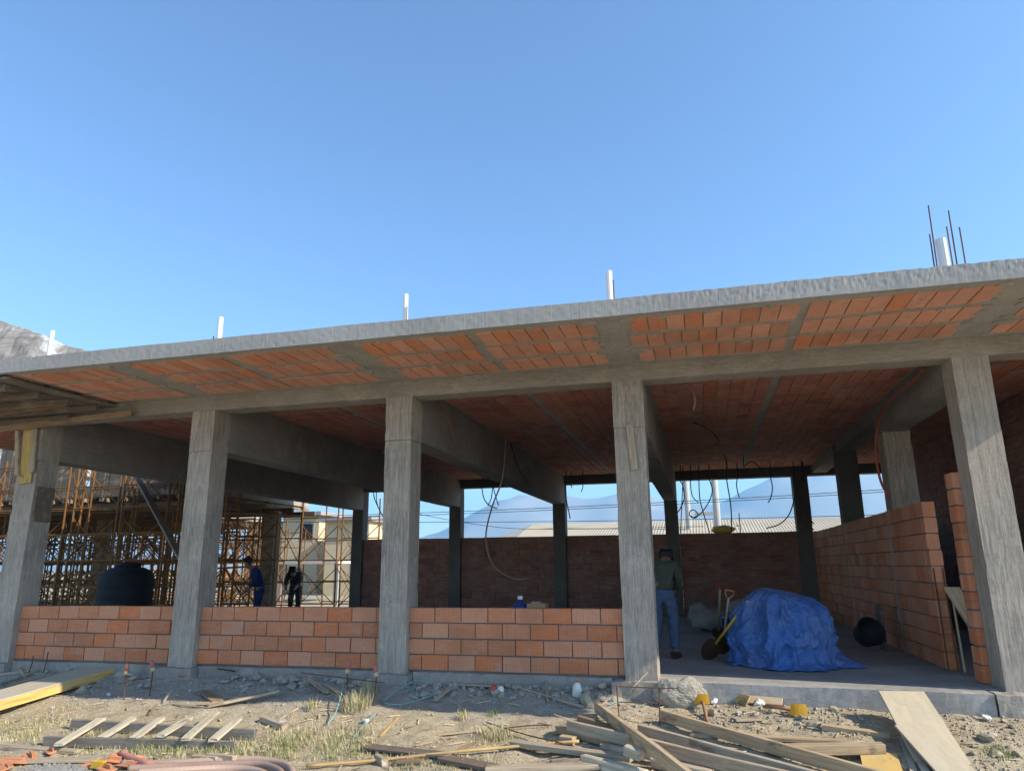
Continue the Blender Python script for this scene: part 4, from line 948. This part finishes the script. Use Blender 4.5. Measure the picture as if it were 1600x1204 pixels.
for (u, v, h, l, lb) in ((48, 1031, .02, .22, 'short bent rebar leaning on the leftmost low wall'), (70, 1033, .02, .26, 'rusty rebar standing before the leftmost low wall')):
    p = G(u, v); bm = bmesh.new(); tube(bm, [V((0, 0, 0)), V((.03, 0, l * .6)), V((.0, 0.03, l))], .007, 6); tag(finish('loose_rebar', bm, MRU, loc=p), lb, 'rebar')
# concrete lumps
def chunk(p, s, label, sub=3, mat=None, name='concrete_chunk', cat='rubble', group='broken concrete along the building', rough=.3, rz=None):
    bm = bmesh.new(); bmesh.ops.create_icosphere(bm, subdivisions=sub, radius=1); sd_ = rnd(0, 90)
    pls = [(V((rnd(-1, 1), rnd(-1, 1), rnd(-1, 1))).normalized(), rnd(.42, .8)) for _ in range(15)]
    for v in bm.verts:
        q = v.co.copy(); r = 1.
        for n_, d_ in pls:
            k = q.dot(n_)
            if k > d_: r = min(r, d_ / k)
        r *= 1 + rough * .35 * mn.noise(q * 2 + V((sd_, 0, 0))) + rough * .15 * mn.noise(q * 7 + V((sd_, 0, 0)))
        v.co = V((q.x * s[0] * r, q.y * s[1] * r, q.z * s[2] * r))
    o = finish(name, bm, mat or MCHUNK, smooth=False, loc=V(p)); o.rotation_euler = (rnd(-.2, .2), rnd(-.2, .2), rnd(0, 6) if rz is None else rz); return tag(o, label, cat, group)
def lump(p, s, label, rx=0.):
    bm = bmesh.new(); bmesh.ops.create_icosphere(bm, subdivisions=6, radius=1)
    for v in bm.verts:
        q = v.co.copy(); r = 1 + .22 * mn.noise(q * 1.2 + V((9, 3, 1))) + .10 * mn.noise(q * 3.1) + .045 * mn.noise(q * 9) + .03 * mn.noise(q * 21)
        ht = 1 - .30 * math.exp(-((q.x - .05) / .28) ** 2) * max(0, q.z)
        v.co = V((q.x * s[0] * r, q.y * s[1] * r, q.z * s[2] * r * ht))
    o = finish('concrete_lump', bm, MCHUNK, loc=p); o.rotation_euler = (rx, 0, .05); return tag(o, label, 'rubble')
p = G(1062, 1104); lump(p + V((0, .03, .14)), (.255, .11, .165), 'big heart shaped lump of rough concrete at the doorway corner', -.3)
p = at_y(1044, 1074, -.12); lump(p, (.11, .08, .10), 'small knob of rough concrete on top of the heart shaped lump', -.3)
p = G(1573, 1108); chunk(p + V((0, 0, .06)), (.16, .12, .13), 'rounded concrete lump before the right column', 4, name='concrete_lump', rz=0, group=None)
p = G(915, 1098); chunk(p + V((0, 0, .05)), (.11, .09, .09), 'pale angular rock at the top of the diagonal timber', 3, MTAN, 'rock', 'rock', None)
p = G(1520, 1104); chunk(p + V((0, 0, .03)), (.12, .07, .05), 'flat concrete slab piece left of the right column base', 3, group=None, rz=.2)
p = G(440, 1131); chunk(p + V((0, 0, .03)), (.10, .08, .05), 'pale sunlit concrete piece right of the slatted frame', 3, group=None)
p = G(572, 1077); chunk(p + V((0, 0, .05)), (.10, .06, .10), 'greenish grey concrete shard between the red bottles', 3, group=None)
zones = [(-5, 250, 1046, 1075, 22, 'concrete piece in the rubble along the leftmost low wall'), (640, 960, 1064, 1092, 34, 'grey concrete piece in the rubble along the third low wall'), (345, 560, 1050, 1080, 34, 'grey concrete piece in the rubble along the second low wall'), (345, 500, 1052, 1075, 26, 'concrete piece in the rubble along the second low wall'), (640, 690, 1062, 1092, 14, 'concrete piece in the rubble right of the middle column'), (720, 800, 1068, 1092, 8, 'concrete piece in the rubble along the third low wall'), (800, 960, 1062, 1095, 22, 'concrete piece in the dark rubble left of the fourth column'),
         (1100, 1340, 1096, 1140, 16, 'stone lying on the soil before the doorway'), (1500, 1600, 1105, 1180, 14, 'stone lying on the soil right of the ramp'), (500, 590, 1060, 1085, 10, 'concrete piece in the rubble left of the middle column'), (100, 260, 1055, 1082, 8, 'concrete piece in the shade before the leftmost low wall')]
for (u0, u1, v0, v1, n, lb) in zones:
    for _ in range(n):
        r = (rnd(.018, .04) if rnd(0, 1) < .75 else rnd(.045, .075)) * (1.35 if u0 < 960 else 1); p = G(rnd(u0, u1), rnd(v0, v1))
        chunk(p + V((0, 0, r * .3)), (r * rnd(.9, 1.6), r, r * rnd(.5, .9)), lb, 2, MCHUNK if u0 < 1000 else MTAN, 'stone_piece', 'rubble', lb.split(' in ')[0].split(' lying')[0] + 's ' + ' '.join(lb.split()[2:]))
# clay shards and pieces bottom-left
for i, (u, v, s, ry) in enumerate(((20, 1190, .17, .2), (45, 1184, .15, .5), (8, 1200, .14, .1), (78, 1176, .10, 0.), (150, 1196, .16, .3), (178, 1190, .13, .6), (186, 1181, .08, .9), (205, 1198, .15, .2), (215, 1186, .12, .4), (165, 1203, .14, .1), (230, 1203, .12, .3), (290, 1058, .13, .7))):
    p = G(u, v, .02); bm = bmesh.new(); box(bm, (-s * .6, -s * .32, -.006), (s * .6, s * .32, .006))
    for vv in bm.verts: vv.co.x += rnd(-.3, .3) * s; vv.co.y += rnd(-.15, .15) * s
    box(bm, (-s * .4, -.004 + s * .1, .004), (s * .4, .006 + s * .1, .018 + .02 * (i % 2)))
    o = finish('clay_shard', bm, MSHARD, bevel=.003, loc=p + V((0, 0, .01))); o.rotation_euler = (rnd(-.2, .2), ry * .3, rnd(-.6, 1.2))
    tag(o, 'orange shard of hollow clay brick in the rubble at the bottom left corner' if i < 11 else 'orange shard of clay brick beside the second column base', 'brick shard', 'clay shards at the bottom left' if i < 11 else None)
p = G(153, 1194, .05); bm = bmesh.new(); box(bm, (-.06, -.02, -.03), (.06, .02, .035))
for vv in bm.verts: vv.co.x += vv.co.z * .6
tag(finish('yellow_scrap', bm, MYEL, bevel=.006, loc=p), 'bright yellow plastic scrap among the orange shards', 'scrap')
hose('pink_hose', [G(190, 1175, .05), G(206, 1184, .05), G(228, 1192, .05), G(252, 1202, .04), G(280, 1212, .04)], .026, MPINK, 'straight pink hose end pointing up left of the coil', 'hose', n=12)
cl = empty('hose_coil', G(330, 1200), label='coil of thick brown corrugated hose at the bottom edge', cat='hose')
for i, (lift, pts) in enumerate(((.03, [(190, 1192), (260, 1192), (330, 1188), (400, 1186), (440, 1193), (456, 1206), (450, 1225), (380, 1240), (280, 1240)]), (.07, [(200, 1200), (270, 1197), (340, 1194), (400, 1193), (428, 1200), (440, 1212), (420, 1235), (300, 1245)]), (.10, [(215, 1207), (280, 1203), (345, 1200), (390, 1202), (415, 1212), (400, 1235), (300, 1240)]), (.12, [(240, 1214), (300, 1209), (360, 1209), (390, 1220), (370, 1240)]))):
    P_ = [G(u, v, lift) for u, v in pts]; bm = bmesh.new(); tube(bm, [q - cl.location for q in spline(P_, 14)], .030, 12, ribs=True); finish('hose_loop', bm, MHOSE if i % 2 else m_plain('pale_hose', (.44, .31, .24), .6, 3, .3), cl, True)
# bottles, cans, cord, bits of white
wb = empty('glue_bottle', G(901, 1086), label='white plastic bottle with orange cap lying in rubble by the third low wall', cat='bottle')
bm = bmesh.new(); lathe(bm, [(.045, 0), (.05, .01), (.05, .09), (.035, .13), (.014, .15), (.012, .16)], 16); o = finish('bottle_body', bm, MWH, wb, True); o.rotation_euler = (.3, .15, 0); o.location = (0, 0, 0)
bm = bmesh.new(); lathe(bm, [(.016, .158), (.016, .18), (.006, .2)], 10); o = finish('bottle_cap', bm, MSHARD, wb, True); o.rotation_euler = (.3, .15, 0)
bm = bmesh.new(); lathe(bm, [(.03, 0), (.033, .005), (.033, .1), (.028, .11)], 14); tag(finish('red_can', bm, MRED, smooth=True, loc=G(772, 1086)), 'red can standing in rubble by the third low wall', 'can')
bm = bmesh.new(); lathe(bm, [(.035, 0), (.04, .01), (.04, .08), (.03, .09)], 14); o = tag(finish('white_can', bm, MWH, smooth=True, loc=G(780, 1087, .02)), 'white can lying beside the red can', 'can'); o.rotation_euler = (1.4, 0, .5)
for (u, v, s, lb) in ((170, 1084, .035, 'white paper scrap in the shade before the leftmost low wall'), (331, 1037, .03, 'white scrap on the plinth right of the second column'), (297, 1069, .02, 'small white scrap below the second column'), (571, 1131, .04, 'white plastic scrap in the dry weeds'), (1187, 1098, .06, 'white plastic bag scrap beside the yellow hoe'), (1537, 1095, .05, 'white ball of paper beside the right column base'), (1542, 1120, .05, 'white rag on the soil right of the ramp'), (752, 1051, .025, 'white ring on the plinth under the third low wall'), (1115, 1096, .05, 'crumpled white scrap left of the light new board')):
    o = chunk(G(u, v, s * .5), (s * 1.3, s, s * .7), lb, 3, MWH, 'white_scrap', 'scrap', None, .9)
hose('teal_cord', [G(655, 1090, .02), G(690, 1088, .03), G(640, 1098, .02), G(620, 1100, .02), G(600, 1098, .02), G(650, 1080, .05), G(640, 1092, .03)], .006, MTEAL, 'tangled teal cord at the base of the middle column', 'cord')
hose('teal_cord', [G(512, 1132, .02), G(525, 1115, .06), G(540, 1082, .2), G(547, 1068, .3)], .006, MTEAL, 'taut teal cord running from the red bottle stake to the ground', 'cord')
hose('teal_cord', [G(950, 1101, .02), G(975, 1096, .02), G(1000, 1100, .03), G(1015, 1097, .06)], .005, MTEAL, 'teal cord behind the bare rebar frame', 'cord')
hose('wire_loop', [G(995, 1080, .10), G(1000, 1062, .22), G(1012, 1050, .3), G(990, 1073, .2), G(985, 1085, .1)], .003, MREED, 'thin pale wire tangled at the fourth column base', 'wire')
hose('black_cable', [G(305, 1060, .05), G(330, 1063, .03), G(350, 1058, .05), G(366, 1048, .1), G(340, 1044, .12)], .008, MWIRE, 'black cable looped on the rubble right of the second column', 'cable')

# gravel, clods (uncountable)
def scatter(name, n, zone, r0, r1, mat, seed):
    random.seed(seed); bm = bmesh.new()
    for _ in range(n):
        u, v = zone(); p = G(u, v)
        r = rnd(r0, r1) * (1 if rnd(0, 1) < .85 else 1.8)
        a = [p + V((rnd(-.1, .1) * r, rnd(-.1, .1) * r, r * .25)) + V(d) * r * rnd(.7, 1.3) for d in ((1, .2, 0), (-.9, .3, .1), (.1, 1, -.1), (0, -1, .1), (.1, .1, .75), (0, 0, -.7))]
        vs = [bm.verts.new(q) for q in a]
        for f in ((0, 2, 4), (2, 1, 4), (1, 3, 4), (3, 0, 4), (2, 0, 5), (1, 2, 5), (3, 1, 5), (0, 3, 5)): bm.faces.new([vs[i] for i in f])
    return tag(finish(name, bm, mat), kind='stuff')
scatter('gravel', 5600, lambda: (rnd(-10, 960), 1050 + abs(random.gauss(0, 22))) if rnd(0, 1) < .93 else (rnd(960, 1600), rnd(1095, 1130)), .005, .016, MGRAV, 3)
scatter('soil_clods', 3600, lambda: (rnd(-10, 1610), rnd(1098, 1206)) if rnd(0, 1) < .5 else (rnd(1080, 1610), rnd(1098, 1206)), .004, .012, MTAN, 4)
scatter('grey_gravel_heap', 700, lambda: (random.gauss(90, 28), random.gauss(1202, 5)), .008, .016, m_plain('dark_gravel', (.23, .22, .205), .95, 9, .5), 5)
random.seed(21); bm = bmesh.new()
for _ in range(420):
    p = G(rnd(-10, 1610), rnd(1085, 1206)) if rnd(0, 1) < .7 else G(rnd(860, 1380), rnd(1090, 1206)); a = rnd(0, 6.28); L = rnd(.015, .07); w_ = rnd(.003, .008); dx = V((math.cos(a), math.sin(a), rnd(-.15, .25))); dy = V((-math.sin(a), math.cos(a), 0))
    c_ = p + V((0, 0, .006 + L * .12)); vs = []
    for sx in (-1, 1):
        for sy in (-1, 1):
            for sz in (-1, 1): vs.append(bm.verts.new(c_ + dx * sx * L + dy * sy * w_ * rnd(.6, 1.3) + V((0, 0, sz * .003))))
    for f in ((0, 1, 3, 2), (4, 6, 7, 5), (0, 4, 5, 1), (2, 3, 7, 6), (0, 2, 6, 4), (1, 5, 7, 3)): bm.faces.new([vs[i] for i in f])
tag(finish('wood_splinters', bm, m_leaf('splinter_wood', (.20, .14, .08), (.55, .43, .26))), kind='stuff')
# grass
def blades(bm, p, n, spread, h0, h1, lean=.5, w=.004):
    for _ in range(n):
        a = rnd(0, 6.28); r = spread * math.sqrt(rnd(0, 1)); q = V((p.x + r * math.cos(a), p.y + r * math.sin(a), 0)); q.z = gz(q.x, q.y) - .005
        h = rnd(h0, h1); a2 = rnd(0, 6.28); ln = rnd(.1, 1) * lean * h; d = V((math.cos(a2), math.sin(a2), 0)); s = V((-d.y, d.x, 0)) * w * rnd(.6, 1.3)
        m1 = q + d * ln * .35 + V((0, 0, h * .6)); m2 = q + d * ln + V((0, 0, h * rnd(.8, 1)))
        v = [bm.verts.new(x) for x in (q - s, q + s, m1 + s * .7, m1 - s * .7, m2)]
        bm.faces.new(v[:4]); bm.faces.new((v[3], v[2], v[4]))
random.seed(8); bm = bmesh.new()
for (u0, u1, v0, v1, n, h) in ((-10, 110, 1122, 1160, 110, .06), (110, 260, 1140, 1180, 110, .07), (250, 440, 1160, 1184, 150, .08), (420, 580, 1140, 1186, 190, .08), (60, 140, 1100, 1130, 35, .05), (620, 780, 1182, 1202, 70, .06), (560, 640, 1165, 1190, 40, .05), (740, 800, 1140, 1162, 40, .07), (400, 620, 1110, 1140, 40, .04)):
    for _ in range(int(n * .75)): blades(bm, G(rnd(u0, u1), rnd(v0, v1)), 16, .09, h * .3, h, 1.1, .0026)
tag(finish('dry_grass', bm, MGRASS), kind='stuff')
bm = bmesh.new()
for (u0, u1, v0, v1, n, h) in ((430, 560, 1155, 1186, 60, .10), (200, 400, 1164, 1182, 70, .10), (90, 150, 1150, 1175, 20, .08), (-10, 60, 1130, 1155, 20, .07), (1545, 1590, 1165, 1185, 12, .05)):
    for _ in range(int(n * .6)): blades(bm, G(rnd(u0, u1), rnd(v0, v1)), 14, .07, h * .3, h, .9, .0028)
tag(finish('green_grass', bm, MGREEN), kind='stuff')
for (u, v, n, sp, h, m, lb) in ((556, 1108, 260, .16, .26, MGRASS, 'dry tangled weed clump at the shade edge left of the middle column'), (487, 1108, 60, .06, .16, MGRASS, 'thin weed growing on the shade edge before the second low wall'), (722, 1122, 70, .06, .13, MGRASS, 'small weed tuft at the shade edge before the third low wall'), (775, 1150, 200, .13, .14, MGRASS, 'broad weed tuft left of the timber pile'), (770, 1115, 40, .06, .10, MGREEN, 'sparse green weed in the gravel before the third low wall'), (1560, 1178, 120, .12, .08, MGREEN, 'low green weed at the right edge near the ramp'), (575, 1085, 90, .10, .22, MGRASS, 'tall dry weed behind the teal cord')):
    bm = bmesh.new(); blades(bm, G(u, v), n, sp, h * .35, h, .9, .003); tag(finish('weed_clump', bm, m), lb, 'weed', 'weeds on the building site')

# ------------------------------------------------------------------ distance
# corrugated shed
sh = empty('shed', (3, 40, 0), label='long low shed with pale corrugated roof beyond the back wall', cat='shed')
ridge0, ridge1 = at_y(832, 819, 36), at_y(1340, 812, 36); e0 = at_y(786, 838, 30)
bm = bmesh.new(); n = 240; xa, xb = ridge0.x, 32.; zr = ridge0.z; ze = at_y(800, 850, 30).z
for i in range(n): 
    x0 = xa + (xb - xa) * i / n; x1 = xa + (xb - xa) * (i + .5) / n; x2 = xa + (xb - xa) * (i + 1) / n
    v = [bm.verts.new(q) for q in ((x0 - 1.6 * 0, 29.6, ze), (x1, 29.6, ze + .025), (x2, 29.6, ze), (x2, 36, zr), (x1, 36, zr + .025), (x0, 36, zr))]
    bm.faces.new((v[0], v[1], v[4], v[5])); bm.faces.new((v[1], v[2], v[3], v[4]))
put(finish('roof_sheet', bm, MSHEET), sh)
bm = bmesh.new(); L0 = at_y(786, 838, 31)
v = [bm.verts.new(q) for q in ((xa - .01, 36, zr + .03), (xa - .01, 29.6, ze + .03), (xa - 2.2, 30.5, ze - .1), (xa - 1.2, 34., ze + .15))]
bm.faces.new(v[:3]); bm.faces.new((v[0], v[2], v[3])); bmesh.ops.solidify(bm, geom=bm.faces[:], thickness=.05); put(finish('roof_end', bm, m_plain('pale_sheet', (.7, .66, .55), .7, 1, .1)), sh)
bm = bmesh.new(); box(bm, (xa + .2, 30, -.2), (xb, 42, ze - .05)); put(finish('shed_wall', bm, MHOUSE), sh)
# poles and wires
def pole(u, vt, y, r0, r1, lb, arm=False):
    p = at_y(u, vt, y); t = empty('utility_pole', (p.x, p.y, -.2), label=lb, cat='utility pole', group='utility poles beyond the back wall')
    bm = bmesh.new(); tube(bm, [(0, 0, 0), (0, 0, p.z + 1.2)], r0, 12, r1 / r0); finish('pole_shaft', bm, MPOLE, t, True)
    bm = bmesh.new(); box(bm, (-.9, -.06, p.z + .7), (.9, .06, p.z + .82)); finish('crossarm', bm, MPOLE, t)
    if arm:
        bm = bmesh.new(); z = at_y(1095, 806, y).z + .2; box(bm, (-1.1, -.25, z), (-.15, -.15, z + .18)); finish('bracket', bm, MPOLE, t)
pole(1068, 700, 33, .17, .14, 'thin utility pole behind the hanging conduits, left one')
pole(1112, 700, 30, .20, .15, 'thick utility pole with a bracket behind the hanging conduits, right one', True)
for i, (v0, v1, y, lb) in enumerate(((880 / 3.81 + 560, 766, 28, 'upper thin wire crossing the back openings'), (795, 770, 29, 'second wire crossing the back openings'), (803, 803, 30, 'lower wire crossing the back openings'))):
    A, B = at_y(560, v0, y), at_y(1300, v1 - 8, y); d = B - A; A2, B2 = A - d * .8, B + d * .5
    P_ = [A2.lerp(B2, k / 24) - V((0, 0, .5 * (1 - (k / 12 - 1) ** 2))) for k in range(25)]; hose('overhead_wire', P_, .016, MWIRE, lb, 'wire', 'wires behind the building', n=5)
hose('overhead_wire', [at_y(640, 800, 26), at_y(720, 815, 27), at_y(800, 825, 28), at_y(900, 826, 30), at_y(1100, 822, 30)], .014, MWIRE, 'sagging wire dropping towards the shed roof', 'wire', 'wires behind the building', n=5)
bm = bmesh.new(); tube(bm, [(0, 0, 0), (0, 0, .5)], .012, 6); tube(bm, [(-.1, 0, .18), (0, 0, .18)], .012, 6); p = at_y(1155, 806, YD + .16); tag(finish('wall_rod', bm, MRU, loc=(p.x, YD + .16, 1.98)), 'short bent rod standing on the back wall right of the yellow bundle', 'rod')
# cream houses
def house(x, y, w, d, h, label, roofmat=None, wins=()):
    t = empty('cream_house', (x, y, -.2), label=label, cat='house'); bm = bmesh.new(); box(bm, (0, 0, 0), (w, d, h)); finish('wall', bm, MHOUSE, t, bevel=.01)
    bm = bmesh.new(); box(bm, (-.25, -.3, h + .002), (w + .25, d + .3, h + .22)); finish('roof', bm, MHOU2, t)
    for (wx, wz, ww, wh) in wins:
        bm = bmesh.new(); box(bm, (wx, -.03, wz), (wx + ww, .05, wz + wh)); f = finish('window', bm, MHOU2, t)
        bm = bmesh.new(); box(bm, (wx + .08, -.036, wz + .08), (wx + ww - .08, -.031, wz + wh - .08)); finish('pane', bm, MGLASS, f)
    return t
h1 = at_y(480, 808, 30); house(h1.x - 1.6, 30, 2.4, 6, h1.z + .3, 'cream house with a dark window behind the scaffold', wins=((1.3, 3.0, .8, 1.0),))
h2 = at_y(520, 815, 27); house(h2.x - .55, 27.2, 2.6, 6, h2.z + .2, 'cream house with a plain lit wall, right of the dark window', wins=((1.7, .9, .5, 1.9),))
h3 = at_y(400, 815, 31); house(h3.x - .6, 31, 2.0, 5, h3.z, 'narrow cream house behind the boxed column', wins=((.3, 1.8, .6, .8),))
ps = empty('porch', (at_y(500, 880, 20).x, 20, -.2), label='low porch with pale concrete slab in front of the cream houses', cat='porch')
z0 = at_y(500, 876, 20).z + .2
bm = bmesh.new(); vs = box(bm, (-1.6, -1, z0 - .12), (1.4, 2.4, z0 + .02)); finish('porch_slab', bm, m_plain('pale_slab', (.62, .60, .55), .9), ps)
for xx in (-1.4, 1.2):
    bm = bmesh.new(); box(bm, (xx - .1, -.8, 0), (xx + .1, -.6, z0 - .122)); finish('porch_post', bm, MHOU2, ps)
# hills
def hill(name, y0, depth, xr, peaks, seed):
    bm = bmesh.new(); nx, ny = 170, 26; g_ = []
    for i in range(nx + 1):
        x = xr[0] + (xr[1] - xr[0]) * i / nx; row = []
        for j in range(ny + 1):
            y = y0 + depth * j / ny; t = j / ny; env = math.sin(math.pi * min(1, t * 1.0)) ** .8
            h = sum(a * math.exp(-abs((x - c) / w) ** 1.5) for c, w, a in peaks)
            rn = mn.fractal(V((x / 420, y / 420, seed)), .9, 2.1, 5); rg = 1 - abs(mn.noise(V((x / 300, y / 500, seed + 4))))
            row.append(bm.verts.new((x, y, -5 + env * min(375, max(2, h * (.72 + .3 * rg) + 42 * rn)))))
        g_.append(row)
    for i in range(nx):
        for j in range(ny): bm.faces.new((g_[i][j], g_[i + 1][j], g_[i + 1][j + 1], g_[i][j + 1]))
    tag(finish(name, bm, MHILL, smooth=True), kind='structure')
hill('hills', 2400, 1500, (-4200, 4200), ((-760, 420, 265), (-250, 330, 205), (350, 420, 215), (650, 300, 235), (980, 330, 300), (1700, 600, 260), (-2200, 800, 150), (-3500, 900, 120), (2900, 900, 240)), 3)

# ------------------------------------------------------------------ air
bm = bmesh.new(); box(bm, (-4800, -400, -7), (4800, 4400, 385))
hz = bpy.data.materials.new('haze_air'); hz.use_nodes = True; nt = hz.node_tree; nt.nodes.remove(nt.nodes['Principled BSDF'])
pv = nt.nodes.new('ShaderNodeVolumePrincipled'); pv.inputs['Color'].default_value = (.34, .70, 1., 1); pv.inputs['Density'].default_value = .00031; pv.inputs['Anisotropy'].default_value = .45
nt.links.new(pv.outputs[0], nt.nodes['Material Output'].inputs['Volume'])
tag(finish('haze', bm, hz), kind='stuff')

# ------------------------------------------------------------------ light
SUN = V((1.587, -.255, 1.)).normalized(); elev = math.asin(SUN.z)
w = bpy.data.worlds.new('World'); sc.world = w; w.use_nodes = True; nt = w.node_tree
sky = nt.nodes.new('ShaderNodeTexSky'); sky.sky_type = 'NISHITA'; sky.sun_disc = False; sky.sun_elevation = elev; sky.sun_rotation = math.atan2(SUN.x, SUN.y)
sky.air_density = 1.0; sky.dust_density = .1; sky.ozone_density = 4.5
nt.links.new(sky.outputs[0], nt.nodes['Background'].inputs[0]); nt.nodes['Background'].inputs[1].default_value = .142
sl = bpy.data.lights.new('sun', 'SUN'); sl.energy = 4.2; sl.angle = math.radians(.53); sl.color = (1., .905, .76)
so = bpy.data.objects.new('sun', sl); COL.objects.link(so); so.rotation_euler = SUN.to_track_quat('Z', 'Y').to_euler(); so.location = (20, -10, 30)
sc.view_settings.view_transform = 'Standard'; sc.view_settings.look = 'None'; sc.view_settings.exposure = .95; sc.view_settings.gamma = 1
sc.render.engine = 'CYCLES'
sc.cycles.max_bounces = 8; sc.cycles.diffuse_bounces = 2; sc.cycles.volume_bounces = 1
